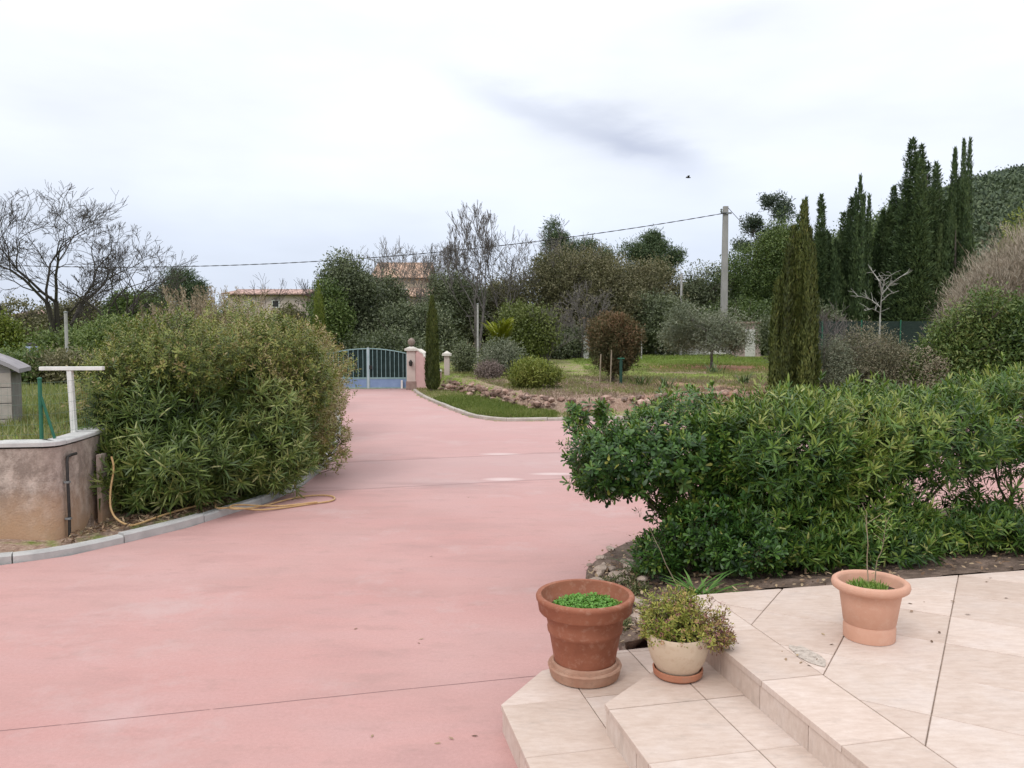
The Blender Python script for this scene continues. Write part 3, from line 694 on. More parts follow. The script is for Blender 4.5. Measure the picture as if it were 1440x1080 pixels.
def left_hedge():
    hg = lambda x, y: (x, y, hz(x, y))
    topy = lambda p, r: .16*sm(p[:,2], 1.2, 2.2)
    shrub('oleander_shrub', [(-4.2,9.7,1.0,.80,.9,.85),(-3.9,9.35,.62,.85,.75,.6),(-4.3,9.15,.55,.42,.5,.5)],
          'big strap-leaved green bush beside the stained wall, nearest of the left hedge', 'bush', LH, hg(-4.3,9.7), BAM, 2000, 13, .13, .17, .13, 'lance', 41, th=(65, 20), vfun=topy, droop=.35)
    shrub('oleander_shrub', [(-3.4,10.7,.95,.78,.9,.85),(-3.1,10.3,.55,.6,.6,.5)],
          'green bush with whitish arching leaves behind the coiled hose', 'bush', LH, hg(-3.5,10.8), BAM, 1600, 12, .12, .155, .13, 'lance', 42, th=(65, 20), vfun=topy, droop=.3, vb=.03)
    shrub('privet_shrub', [(-4.45,10.1,1.68,.88,1.0,.74),(-4.75,9.6,1.45,.48,.7,.6),(-4.0,9.8,1.82,.65,.8,.52)], 'small-leaved yellow-green top of the left hedge, above the strap-leaved bush by the wall', 'bush', LH, hg(-4.5,10.3), PRIV, 3600, 11, .09, .055, .36, 'lance', 47, th=(80, 30), vb=.05, up=.8, limbs=8, toptint=0)
    shrub('privet_shrub', [(-3.45,11.0,1.72,.82,.9,.74),(-3.0,11.0,1.40,.55,.7,.60)], 'olive and russet small-leaved top of the left hedge, above the coiled hose', 'bush', LH, hg(-3.6,11.3), PRIV, 3400, 11, .09, .055, .36, 'lance', 48, th=(80, 30), vb=.09, up=.8, limbs=8)
    shrub('privet_shrub', [(-3.35,12.6,1.30,.75,1.2,1.15),(-2.95,12.2,1.0,.45,.9,.80),(-2.8,11.9,.5,.45,.6,.4),(-4.2,12.5,1.5,1.0,1.3,1.15)],
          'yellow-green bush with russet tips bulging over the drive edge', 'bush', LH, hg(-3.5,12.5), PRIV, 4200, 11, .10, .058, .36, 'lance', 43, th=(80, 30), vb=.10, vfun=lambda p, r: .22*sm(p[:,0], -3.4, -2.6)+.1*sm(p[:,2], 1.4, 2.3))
    shrub('privet_shrub', [(-4.5,16.4,1.2,1.25,2.1,1.15),(-5.4,15.5,1.6,1.4,1.7,1.1)],
          'brownish green bush further along the drive behind the russet-tipped one', 'bush', LH, hg(-4.6,16.4), PRIV, 3200, 10, .10, .075, .36, 'lance', 44, th=(80, 30), vb=.16)
    shrub('privet_shrub', [(-6.1,21.8,.95,1.25,2.6,.95),(-7.4,26.2,.8,1.2,2.6,.8)],
          'low far stretch of hedge reaching the blue gate', 'bush', LH, hg(-6.2,22), PRIV, 2600, 10, .10, .085, .36, 'lance', 45, th=(80, 30), vb=.16)
    r = rs(46)
    # dry plumes standing out of the top
    for (u, v, d, w, nn, lab) in ((300, 455, 13.5, .42, 90, 'dry tan plumes rising above the left hedge in front of the pink house'), (232, 480, 12.5, .2, 26, 'few dry stalks above the left hedge, near the far pine')):
        b = Q(u, v, d); root = empty('dry_grass_clump', (b[0], b[1], hz(b[0], b[1])), lab, 'dry plant'); S_ = []; PP = []; DD = []
        for k in range(nn):
            a = np.array((r.normal()*.15, r.normal()*.15, 0)); t = np.array((r.normal()*w, r.normal()*.3, b[2]-root.location.z+.25+r.uniform(-.1, .38)))
            m = a*.5+t*.5; m[2] = t[2]*.55; S_ += [(a, m, .006, .005), (m, t, .005, .003)]
            q = np.linspace(0, 1, 34)[:,None]; e = m*.25+t*.75; pp = e+(t-e)*q+r.normal(size=(34, 3))*.018; PP.append(pp); DD.append(norm(t-m)+r.normal(size=(34,3))*.55)
        segs('stems', S_, TWIG, root, 4)
        PP = np.concatenate(PP); DD = np.concatenate(DD)
        leaves('plumes', PP, DD, rdir(r, len(PP)), .06, .012, r.random(len(PP)), leafmat('dry_plume', (.20,.14,.09), (.38,.29,.2), (.52,.44,.33), rough=.9, trans=.2), root)
left_hedge()

# ------------------------------------------------------------------ left wall, pipe, hose, fence, hut
def left_wall():
    m, nt, b = nodes('stained_render'); n1 = texn(nt, 1.6, 6, .65); n2 = texn(nt, 7, 8, .78, (1,1,.85)); n3 = texn(nt, 50, 4, .6)
    sp = nt.nodes.new('ShaderNodeSeparateXYZ'); tc = nt.nodes.new('ShaderNodeTexCoord'); nt.links.new(tc.outputs['Object'], sp.inputs[0])
    c = ramp(nt, n1, [(.3, (.38,.30,.25)), (.5, (.50,.41,.35)), (.7, (.57,.49,.42))])
    c = mixc(nt, ramp(nt, n2, [(.42, (.75,)*3), (.6, (0,0,0))]), c, (.17,.13,.105))
    # red-brown splash of earth low on the wall
    z = math_(nt, 'ADD', sp.outputs[2], math_(nt, 'MULTIPLY', math_(nt, 'SUBTRACT', n1, .5), 1.1))
    c = mixc(nt, ramp(nt, z, [(.12, (.85,)*3), (.62, (0,0,0))]), c, (.47,.29,.17))
    z2 = math_(nt, 'ADD', sp.outputs[2], math_(nt, 'MULTIPLY', math_(nt, 'SUBTRACT', n2, .5), .7))
    c = mixc(nt, ramp(nt, z2, [(.78, (0,0,0)), (1.05, (.30,)*3)]), c, (.26,.21,.18))
    nt.links.new(c, b.inputs['Base Color']); b.inputs['Roughness'].default_value = .92; bump(nt, b, n3, .7, .012)
    root = empty('retaining_wall', (-4.5, 8, 0), 'brown stained rendered low wall with a pale coping, left of the drive', 'wall')
    off = np.array((-4.5, 8.0))
    L = resample(WALLL, .05, smooth=0)-off
    # front face lies on the line, thickness to the left
    mb = MB(); r = rs(8)
    sweep(mb, L, [(0,-.05),(.004,.98),(.2,.98),(.2,-.05)][::-1]); mb.build('wall_body', m, root, smooth=True)
    cb = MB(); pts = L
    k = 14
    for i in range(0, len(pts)-k, k):
        q = pts[i:i+k+1].copy(); q[-1] -= norm(q[-1]-q[-2])*.006
        z = r.normal()*.004; sweep(cb, q, [(-.014,1.0),(-.014,1.035+z),(-.006,1.045+z),(.215,1.045+z),(.222,1.035+z),(.222,1.0),(.1,.981)][::-1], r.random())
    cb.build('coping', CONCL, root)
    mb = MB(); mb.box(-.045, .0, .55, .88, -.05, .93); 
    mb = MB(); mb.box(.0, .05, .62, .98, -.05, .80); mb.build('pilaster', m, root, bevel=.006)
left_wall()
def pipe_and_hose():
    root = empty('drain_pipe', (-4.455, 7.98, 0), 'thin black pipe standing up the corner of the stained wall', 'pipe')
    mb = MB(); mb.tube([(0,0,.02),(0,.01,.3),(0,.0,.82),(-.01,.03,.87),(-.012,.10,.88),(-.015,.20,.88)], .015, 10); mb.build('pipe', BLACKP, root, smooth=True)
    mb = MB(); 
    for z in (.25, .62): mb = MB(); mb.box(-.03, .022, -.022, .022, z-.010, z+.010); mb.build('bracket', STEEL, root, bevel=.002)
    g = []
    g += [np.array((-4.33,8.62,.78)), np.array((-4.29,8.6,.66)), np.array((-4.30,8.5,.42)), np.array((-4.22,8.35,.20)), np.array((-4.02,8.3,.09)), np.array((-3.93,8.42,.10))]
    def on(u, v, z): x, y = P(u, v, z); return np.array((x, y, z))
    g += [np.array((-3.84,8.7,.12)), np.array((-3.66,9.1,.13)), np.array((-3.50,9.45,.12)), on(300,716,.11), on(330,713,.10), on(362,718,.03), on(400,714,.016), on(440,708,.016), on(466,705,.016), on(473,700,.016), on(462,696,.016),
          on(430,697,.016), on(400,703,.016), on(370,712,.02), on(340,716,.10), on(318,715,.11), on(330,709,.115), on(360,711,.05), on(392,712,.045), on(420,709,.03), on(446,706,.03)]
    g = resample(np.array(g), .03, smooth=3)
    mb = MB(); mb.tube(g, .0105, 8); o = mb.build('garden_hose', surf('orange_hose', (.44,.27,.11), (.56,.38,.19), 20, .5, 0), smooth=True)
    tag(o, 'orange garden hose hanging down the wall and looped over the kerb end', 'hose')
    r = rs(61)   # dead leaves between wall and hedge
    n = 900; x = r.uniform(-4.4, -3.4, n); y = 7.75+(x+4.4)*1.7+r.uniform(-.1, .7, n); z = h(x, y)+.015
    m = z > .02; pos = np.c_[x, y, z+r.uniform(0, .03, n)][m]; n = len(pos)
    o = leaves('leaf_litter', pos, rdir(r, n)*np.array((1,1,.4)), rdir(r, n)+np.array((0,0,1)), .06, .018, r.random(n), leafmat('litter'), tpl='lance'); tag(o, label='dry brown leaves between the kerb and the stained wall', kind='stuff')
pipe_and_hose()
def fence():
    top = lambda u, v, d: Q(u, v, d)
    pts = [(-7.6,7.35),(-6.2,7.55),(-5.05,7.75),(-4.68,8.05),(-4.68,9.0),(-5.1,10.6),(-6.0,14)]
    root = empty('chain_link_fence', (-5.0, 7.8, 1.05), 'green wire mesh fence along the top of the stained wall', 'fence')
    org = np.array((-5.0, 7.8, 1.05)); r = rs(9)
    def post(x, y, z1, rad=.019):
        mb = MB(); mb.tube([(x-org[0], y-org[1], -.06), (x-org[0], y-org[1], z1)], rad, 10); o = mb.build('post', GREENP, root, smooth=True)
        c = MB(); c.lathe([(rad+.004,0),(rad+.004,.012),(.001,.02)], 10, (x-org[0], y-org[1], z1)); c.build('post_cap', GREENP, o)
    pu = P(52, 617, 1.06); post(pu[0]+.0, pu[1]+.08, .60); post(-7.0, 7.45, .60); post(-5.2, 11.0, .60)
    mb = MB(); mb.tube([(pu[0]-org[0]+.12, pu[1]+.10-org[1], 0), (pu[0]-org[0], pu[1]+.08-org[1], .46)], .014, 8); mb.build('brace', GREENP, root, smooth=True)
    L = resample(np.array([(-7.0,7.47),(pu[0],pu[1]+.08),(-4.64,8.3),(-4.70,9.0),(-5.2,11.0)]), .055, smooth=1)-org[:2]
    S_ = []; hz_ = [.04,.14,.24,.34,.44,.56]
    for i in range(len(L)-1):
        for z in hz_: S_.append(((*L[i], z), (*L[i+1], z), .0013, .0013))
        S_.append(((*L[i], .02), (*L[i], .57), .001, .001))
    segs('wire_mesh', S_, surf('green_wire', (.10,.17,.13), (.16,.22,.18), 9, .6, 0), root, 3)
    a = Q(104, 600, 8.7); t = empty('tee_post', (a[0], a[1], 1.05), 'white painted T-shaped post standing on the wall coping', 'post')
    mb = MB(); mb.box(-.026, .026, -.026, .026, -.08, .66); o = mb.build('upright', WHITE, t, bevel=.004); o.rotation_euler.y = R(-2)
    mb = MB(); mb.box(-.33, .33, -.035, .035, .66, .70); o = mb.build('crossbar', WHITE, t, bevel=.004); o.rotation_euler.z = R(4)
    # small hut
    t = empty('block_hut', (-5.99, 9.6, .98), 'small grey block hut with a rounded roof behind the stained wall', 'hut', rz=R(22))
    mb = MB(); mb.box(-1.2, 0, 0, .62, -.1, .66); mb.build('wall', surf('hut_block', (.20,.185,.18), (.29,.27,.26), 5, .9, .5, 60), t, bevel=.01)
    mb = MB()
    for k in range(4): mb.box(-1.2, -.004, -.014, -.002, -.08+k*.19, .10+k*.19 if k < 3 else .66)
    mb.build('block_facing', surf('hut_render', (.36,.31,.275), (.48,.43,.39), 5, .9, .4, 60), t, bevel=.003)
    mb = MB(); n = 12; V = []
    for k in range(n+1):
        x = -1.3+1.40*k/n; V.append((x, .66+.24*math.cos((x+.6)/.7*math.pi/2)**.9 if abs(x+.6) < .7 else .66))
    for k in range(n):
        (x0, z0), (x1, z1) = V[k], V[k+1]
        v = [(x0,-.10,z0),(x1,-.10,z1),(x1,.70,z1),(x0,.70,z0),(x0,-.10,z0+.05),(x1,-.10,z1+.05),(x1,.70,z1+.05),(x0,.70,z0+.05)]
        mb.add(v, [(0,3,2,1),(4,5,6,7),(0,1,5,4),(2,3,7,6)]+([(3,0,4,7)] if k == 0 else [])+([(1,2,6,5)] if k == n-1 else []))
    mb.build('roof', surf('hut_roof', (.25,.235,.25), (.36,.34,.35), 5, .9, .4, 60), t)
    mb = MB(); g_ = [(-1.2,.655)]+[p for p in V if -1.2 < p[0] < 0]+[(0,.655)]
    mb.add([(x, -.01, z) for x, z in g_]+[(x, .03, z) for x, z in g_], [tuple(range(len(g_)))[::-1], tuple(range(len(g_), 2*len(g_)))]); mb.build('gable', _mc['hut_block'], t)
    # pale blue drum
    q = Q(45, 487, 24); t = empty('water_drum', (q[0], 24, hz(q[0], 24)), 'pale blue plastic drum with a dark lid behind the block hut', 'drum')
    z = q[2]-hz(q[0], 24)
    mb = MB(); mb.lathe([(.15,0),(.165,.02),(.17,.25),(.18,.27),(.17,.29),(.17,z-.05),(.18,z-.03),(.165,z),(.15,z+.01)], 24); mb.build('barrel', surf('pale_blue_plastic', (.32,.38,.62), (.45,.5,.7), 4, .5, 0), t, smooth=True)
    mb = MB(); mb.lathe([(.165,z+.012),(.175,z+.03),(.13,z+.09),(.02,z+.11)], 20); mb.build('lid', BLACKP, t, smooth=True)
fence()

# ------------------------------------------------------------------ pots
def pot_soil(r, z, mat, root, c=(0,0)):
    mb = MB(); mb.lathe([(r*.98, z-.01), (r*.6, z), (.001, z+.006)], 28); return mb.build('soil', mat, root, smooth=True)
SOIL = surf('potting_soil', (.04,.028,.02), (.10,.07,.05), 30, .95, .9, 60, bd=.02)
def terracotta(name, c0, c1, stain, amt=.5):
    m, nt, b = nodes(name); n1 = texn(nt, 5, 6, .65); n2 = texn(nt, 24, 5, .7); n3 = texn(nt, 90, 3, .6)
    c = ramp(nt, n1, [(.3, c0), (.7, c1)]); c = mixc(nt, ramp(nt, n2, [(.52, (0,0,0)), (.68, (amt,)*3)]), c, stain)
    nt.links.new(c, b.inputs['Base Color']); b.inputs['Roughness'].default_value = .75; b.inputs['Specular IOR Level'].default_value = .3; bump(nt, b, n3, .35, .004); return m
def pots():
    r = rs(71)
    x, y = P(822, 944, .17)
    t = empty('flower_pot', (x, y, .152), 'large dark terracotta pot full of tiny green seedlings on the lowest step', 'pot')
    T1 = terracotta('deep_terracotta', (.24,.085,.048), (.32,.122,.070), (.42,.24,.17), .5); TS = terracotta('weathered_saucer', (.34,.17,.11), (.46,.30,.22), (.24,.16,.11), .6)
    mb = MB(); mb.lathe([(.165,.004),(.195,.004),(.20,.02),(.207,.052),(.212,.062),(.207,.072),(.192,.072),(.185,.03),(.001,.028)], 48, wob=.004)
    mb.lathe([(.17,.03),(.19,.034),(.196,.06),(.19,.09),(.178,.094),(.17,.05)], 48); mb.build('saucer', TS, t, smooth=True)
    mb = MB(); mb.lathe([(.158,.032),(.165,.036),(.180,.12),(.203,.255),(.212,.262),(.216,.285),(.212,.298),(.225,.360),(.232,.372),(.258,.376),(.264,.384),(.272,.440),(.279,.448),(.281,.462),(.275,.473),(.262,.476),(.250,.472),(.244,.455),(.232,.38),(.205,.36)], 64, wob=.004)
    mb.build('bowl', T1, t, smooth=True, angle=50)
    pot_soil(.226, .392, SOIL, t)
    n = 950; a = r.uniform(0, 6.28, n); q = .19*np.sqrt(r.random(n)); c = np.c_[q*np.cos(a)+.012, q*np.sin(a), .392+r.uniform(0, .020, n)]
    p, d, nr, L = whorls(r, c, np.tile((0,0,1.), (n,1))+r.normal(size=(n,3))*.25, 4, .004, .020, 80, 62)
    leaves('seedlings', p, d, nr, L, L*.75, .5+.2*r.normal(size=len(p)), leafmat('seedling', (.07,.18,.02), (.14,.34,.05), (.26,.48,.10), rough=.45, trans=.3), t, 'obov', .1)
    # flowering plant in a cream bowl
    x, y = P(953, 944, .32)
    t = empty('flower_pot', (x, y, .302), 'cream bowl pot with a reddish-tipped bushy plant on the middle step', 'pot')
    mb = MB(); mb.lathe([(.09,.003),(.118,.003),(.128,.012),(.132,.042),(.124,.044),(.116,.02),(.001,.018)], 40); mb.build('saucer', terracotta('saucer_red', (.36,.14,.08), (.44,.20,.12), (.30,.2,.15), .5), t, smooth=True)
    mb = MB(); mb.lathe([(.088,.02),(.098,.022),(.112,.04),(.140,.09),(.158,.15),(.164,.205),(.163,.225),(.156,.233),(.148,.228),(.146,.2),(.13,.17)], 56); mb.build('bowl', terracotta('cream_pot', (.50,.39,.28), (.59,.47,.35), (.42,.29,.20), .5), t, smooth=True, angle=50)
    pot_soil(.147, .205, SOIL, t)
    K = 800; B = [(-.03,.02,.30,.20,.19,.15),(.12,-.02,.29,.16,.16,.13),(-.11,0,.26,.11,.14,.10),(.0,.0,.38,.12,.12,.10),(.22,-.03,.21,.08,.09,.09)]
    c, o, rr = blob_points(r, B, K, .45, .22, .17, 9); ax = norm(o+rdir(r, len(c))*.6+np.array((0,0,.6)))
    p, d, nr, L = whorls(r, c, ax, 9, .045, .026, 78, 20)
    cc = np.repeat(c, 9, 0); v = .34+.15*r.normal(size=len(p))+.36*sm(cc[:,0]+.12*fnoise(cc, 24), .0, .22)+.1*fnoise(cc, 12)
    leaves('foliage', p, d, nr, L, L*.36, v, leafmat('succulent_leaf', (.10,.14,.02), (.22,.26,.04), (.40,.38,.08), (.24,.12,.07), (.11,.04,.05), rough=.5, trans=.2), t, 'obov', .15)
    n = 330; k = r.choice(len(c), n); c2 = c[k]+ax[k]*.02; p, d, nr, L = whorls(r, c2, ax[k], 7, .002, .010, 85, 70)
    leaves('flowers', p, d, nr, L, L*.5, np.repeat(r.random(n), 7), leafmat('flower_petal', (.22,.05,.09), (.40,.14,.16), (.52,.36,.12), rough=.6, trans=.2), t, 'rhomb')
    S_ = [((0,0,.2), tuple(c[i]), .003, .0018) for i in r.choice(len(c), 130)]; segs('stems', S_, STEM, t, 4)
    # salmon pot
    x, y = P(1222, 896, .45)
    t = empty('flower_pot', (x, y, .452), 'salmon terracotta pot with a rolled rim and two bare thin stems on the terrace', 'pot')
    T3 = terracotta('salmon_terracotta', (.53,.285,.195), (.60,.345,.25), (.62,.42,.32), .35)
    mb = MB(); mb.lathe([(.118,.0),(.132,.0),(.134,.065),(.130,.078),(.128,.084),(.134,.09),(.150,.20),(.160,.262),(.164,.268),(.183,.268),(.195,.277),(.200,.293),(.196,.310),(.184,.319),(.168,.316),(.160,.302),(.157,.27),(.14,.24)], 64); mb.build('bowl', T3, t, smooth=True, angle=50)
    pot_soil(.155, .268, SOIL, t)
    n = 420; a = r.uniform(0, 6.28, n); q = .10*np.sqrt(r.random(n)); p = np.c_[q*np.cos(a)-.02, q*np.sin(a)-.01, np.full(n, .268)]
    leaves('grass_tuft', p, np.c_[r.normal(size=(n,2))*.5, np.ones(n)], rdir(r, n), r.uniform(.015,.05,n), .006, r.random(n), leafmat('pot_grass', (.10,.20,.03), (.20,.34,.06), (.36,.42,.12), trans=.3), t, 'lance', .4)
    S_ = []
    for x0, y0, H, lx in ((.0,.03,.42,-.02),(.035,.05,.36,.03)):
        p0 = np.array((x0, y0, .26)); 
        for k in range(7):
            p1 = p0+np.array((lx*.2+r.normal()*.006, r.normal()*.006, H/7)); S_.append((p0, p1, .0035-.0003*k, .0032-.0003*k))
            if k > 3:
                for _ in range(2): S_.append((p1, p1+np.array((r.normal()*.04, r.normal()*.03, .05)), .0016, .001))
            p0 = p1
    segs('stems', S_, TWIG, t, 6)
    tips = np.array([s[1] for s in S_[-12:]]); p, d, nr, L = whorls(r, tips, np.tile((0,0,1.), (12,1)), 5, .03, .035, 80, 40)
    leaves('leaves', p, d, nr, L, L*.4, .5+.2*r.normal(size=len(p)), leafmat('pot_grass'), t, 'obov')
pots()
def terrace_bits():
    r = rs(81)
    x, y = P(1135, 922, .45); c = np.array((x, y))
    n = 13; t = np.linspace(0, 2*math.pi, n, endpoint=False); ang = math.atan2(DE[1], DE[0])
    pr = [(x+(.14*math.cos(a)*math.cos(ang)-.055*math.sin(a)*math.sin(ang))*(1+r.normal()*.10), y+(.14*math.cos(a)*math.sin(ang)+.055*math.sin(a)*math.cos(ang))*(1+r.normal()*.10)) for a in t]
    mb = MB(); mb.prism(pr, .4515, .4545); o = mb.build('mortar_patch', surf('crumbled_mortar', (.20,.16,.13), (.50,.43,.37), 40, .95, .9, 90, c2=(.62,.55,.48), bd=.01)); tag(o, 'rough crumbled mortar patch between tiles near the terrace edge', 'patch')
    pos = []
    for u, v in ((1277,848),(1343,846),(1417,840),(1365,864),(1320,890),(1155,890),(1172,905),(1300,846),(1100,915),(1105,925),(1128,930),(1139,936),(1148,928),(1120,922),(1395,812),(1386,818),(1280,860),(1310,900)):
        a, b = P(u, v, .455); pos.append((a, b, .455))
    pos = np.array(pos); n = len(pos)
    o = leaves('leaf_litter', pos, rdir(r, n)*np.array((1,1,.25)), rdir(r, n)*.4+np.array((0,0,1)), .03, .014, r.random(n), leafmat('litter'), tpl='lance'); tag(o, label='scattered dry leaf crumbs on the terrace tiles', kind='stuff')
    pos = []
    for u, v in ((605,783),(562,800),(498,885),(596,898),(590,905),(522,1037),(620,1045),(638,1040),(672,1035),(660,700),(730,760)):
        a, b = P(u, v, .004); pos.append((a, b, .006))
    pos = np.array(pos); n = len(pos)
    o = leaves('leaf_litter', pos, rdir(r, n)*np.array((1,1,.2)), rdir(r, n)*.4+np.array((0,0,1)), .035, .012, r.random(n), leafmat('litter'), tpl='lance'); tag(o, label='few dry leaf crumbs on the pink drive', kind='stuff')
    # strap-leaved plant and a bare leaning stalk in front of the hedge
    for (u, v, n, L, lab) in ((985, 828, 46, .30, 'bright strap-leaved plant rising behind the flowering bowl'), (905, 800, 30, .24, 'small strap-leaved tuft at the bare bed corner')):
        x, y = P(u, v, .34 if u > 950 else .16); z = bed_z(x, y)[0]
        a = r.uniform(0, 6.28, n); d = np.c_[np.cos(a)*.6, np.sin(a)*.6, r.uniform(.5, 1.3, n)]
        p = np.c_[r.normal(size=(n,2))*.03, np.zeros(n)]
        o = leaves('strap_plant', p, d, np.c_[-np.cos(a), -np.sin(a), np.ones(n)*.6], L*r.uniform(.6, 1.1, n), .022, .5+.25*r.normal(size=n), leafmat('strap_plant', (.05,.13,.03), (.10,.22,.045), (.20,.33,.08), trans=.3), None, 'lance', .5)
        o.location = (x, y, z); tag(o, lab, 'plant')
    x, y = P(962, 818, .34); S_ = []; p0 = np.array((0,0,0.))
    tgt = Q(912, 738, 5.6)-np.array((x, y, bed_z(x, y)[0]))
    for k in range(6): p1 = tgt*(k+1)/6+r.normal(size=3)*.005; S_.append((p0, p1, .0045-.0005*k, .004-.0005*k)); p0 = p1
    o = segs('dead_stalk', S_, TWIG, None, 6); o.location = (x, y, bed_z(x, y)[0]); tag(o, 'leaning bare dry stalk in front of the hedge end', 'stalk')
terrace_bits()

# ------------------------------------------------------------------ gate, pillars, wing wall
def gate():
    G = surf('gate_paint_green', (.17,.27,.28), (.26,.37,.38), 6, .5, .1, 40); BL = surf('gate_paint_blue', (.16,.24,.40), (.22,.31,.48), 3, .5, .1, 40)
    x0, xc, x1, y = -7.15, -5.47, -3.98, 30.55
    t = empty('driveway_gate', ((x0+x1)/2, y, 0), 'pale blue-green barred double gate with an arched top and blue lower panels', 'gate'); ox = (x0+x1)/2
    top = lambda x: 1.30+.27*math.cos((x-xc)/1.7*math.pi/2*.9)
    for a, b in ((x0, xc-.012), (xc+.012, x1)):
        leaf = MB(); leaf.box(a-ox, a-ox+.05, -.025, .025, .04, top(a+.02)); leaf.box(b-ox-.05, b-ox, -.025, .025, .04, top(b-.02))
        leaf.box(a-ox+.05, b-ox-.05, -.022, .022, .40, .46); leaf.box(a-ox+.05, b-ox-.05, -.022, .022, .04, .09)
        xs = np.linspace(a+.025, b-.025, 14); leaf.tube([(x-ox, 0, top(x)-.02) for x in xs], .022, 6)
        fr = leaf.build('leaf_frame', G, t)
        n = 9
        for i in range(1, n):
            x = a+(b-a)*i/n; mb = MB(); mb.box(x-ox-.010, x-ox+.010, -.010, .010, .46, top(x)+(.0)); mb.build('bar', G, fr)
        q_ = MB(); q_.add([(a-ox+.05, .035, .46), (b-ox-.05, .035, .46)]+[(x-ox, .035, top(x)-.05) for x in np.linspace(b-.05, a+.05, 9)], [tuple(range(11))]); q_.build('screen_netting', surf('dark_screen', (.008,.020,.018), (.02,.038,.036), 6, .9, .2), t)
        p = MB(); p.box(a-ox+.05, b-ox-.05, -.010, .010, .09, .40); p.build('lower_panel', BL, t)
    mb = MB(); mb.box(xc-ox-.04, xc-ox+.04, -.034, -.026, .04, top(xc)+.03); mb.build('meeting_stile', surf('stile', (.34,.42,.45), (.44,.51,.54), 6, .5, .05), t)
    mb = MB(); mb.box(xc-ox+.05, xc-ox+.16, -.06, -.03, .78, .92); mb.build('lock_box', BLACKP, t, bevel=.004)
    mb = MB(); mb.box(x1-ox-.24, x1-ox-.17, -.10, -.04, .04, .36); mb.build('gate_stop', WHITE, t)
    PK = surf('pink_render', (.50,.315,.30), (.60,.40,.375), 2.5, .9, .4, 40); CR = surf('cream_render', (.50,.41,.37), (.60,.51,.46), 3, .9, .4, 40)
    CAP = surf('cream_cap', (.55,.52,.46), (.68,.64,.58), 4, .85, .3, 40)
    def pillar(x, y, w, hh, z0, label, ball, mat):
        t = empty('gate_pillar', (x, y, z0), label, 'pillar'); mb = MB(); mb.box(-w/2, w/2, -w/2, w/2, -.1, hh); mb.build('shaft', mat, t, bevel=.012)
        if ball:
            mb = MB(); mb.box(-w/2-.03, w/2+.03, -w/2-.03, w/2+.03, -.05, .33); mb.build('plinth', surf('brown_plinth', (.22,.15,.13), (.34,.25,.22), 6, .9, .4), t, bevel=.01)
        c = MB(); c.box(-w/2-.07, w/2+.07, -w/2-.07, w/2+.07, hh, hh+.09); 
        n = 4; c.add([(-w/2-.04,-w/2-.04,hh+.09),(w/2+.04,-w/2-.04,hh+.09),(w/2+.04,w/2+.04,hh+.09),(-w/2-.04,w/2+.04,hh+.09),(0,0,hh+.19)], [(0,1,4),(1,2,4),(2,3,4),(3,0,4)])
        o = c.build('cap', CAP, t)
        if ball:
            m = MB(); m.lathe([(.05,hh+.13),(.09,hh+.16),(.05,hh+.185),(.11,hh+.23),(.145,hh+.31),(.13,hh+.39),(.07,hh+.45),(.02,hh+.48)], 20); m.build('ball_finial', surf('brown_finial', (.16,.12,.10), (.30,.24,.2), 8, .8, .4), t, smooth=True)
            l = MB(); l.box(-.035, .035, -w/2-.10, -w/2, hh-.42, hh-.38); l.lathe([(.03,hh-.58),(.06,hh-.55),(.075,hh-.42),(.02,hh-.34)], 8, (0,-w/2-.12,0)); l.build('wall_lantern', BLACKP, t)
    pillar(-3.80, 30.4, .33, 1.48, 0, 'cream pillar with a brown ball on top, right of the blue gate', True, CR)
    pillar(-2.42, 29.9, .20, 1.25, .05, 'slimmer plain-capped pillar just right of the narrow cypress', False, CR)
    t = empty('wing_wall', (-3.6, 30.35, 0), 'pink wing wall stepping down from the gate pillar to the cypress', 'wall')
    a = np.array((0,0.)); b = np.array((.95,-.95)); n = 14
    prof = [(0,1.50),(.12,1.50),(.25,1.42),(.38,1.36),(.40,1.27),(.55,1.22),(.58,1.10),(.74,1.02),(.80,.86),(1,.72)]
    mb = MB(); cp = MB(); e = (b-a)/np.linalg.norm(b-a); nn = np.array((-e[1], e[0]))*.09
    for (s0, h0), (s1, h1) in zip(prof[:-1], prof[1:]):
        if s1-s0 < .03: s1 = s0+.03
        p, q = a+(b-a)*s0, a+(b-a)*s1
        v = [(*(p-nn),-.1),(*(q-nn),-.1),(*(q+nn),-.1),(*(p+nn),-.1),(*(p-nn),h0),(*(q-nn),h1),(*(q+nn),h1),(*(p+nn),h0)]
        mb.add(v, [(0,3,2,1),(4,5,6,7),(0,1,5,4),(1,2,6,5),(2,3,7,6),(3,0,4,7)])
        n2 = nn*1.3; v = [(*(p-n2),h0+.002),(*(q-n2),h1+.002),(*(q+n2),h1+.002),(*(p+n2),h0+.002),(*(p-n2),h0+.05),(*(q-n2),h1+.05),(*(q+n2),h1+.05),(*(p+n2),h0+.05)]
        cp.add(v, [(0,3,2,1),(4,5,6,7),(0,1,5,4),(1,2,6,5),(2,3,7,6),(3,0,4,7)])
    mb.build('wall_body', PK, t); cp.build('coping', CAP, t)
gate()

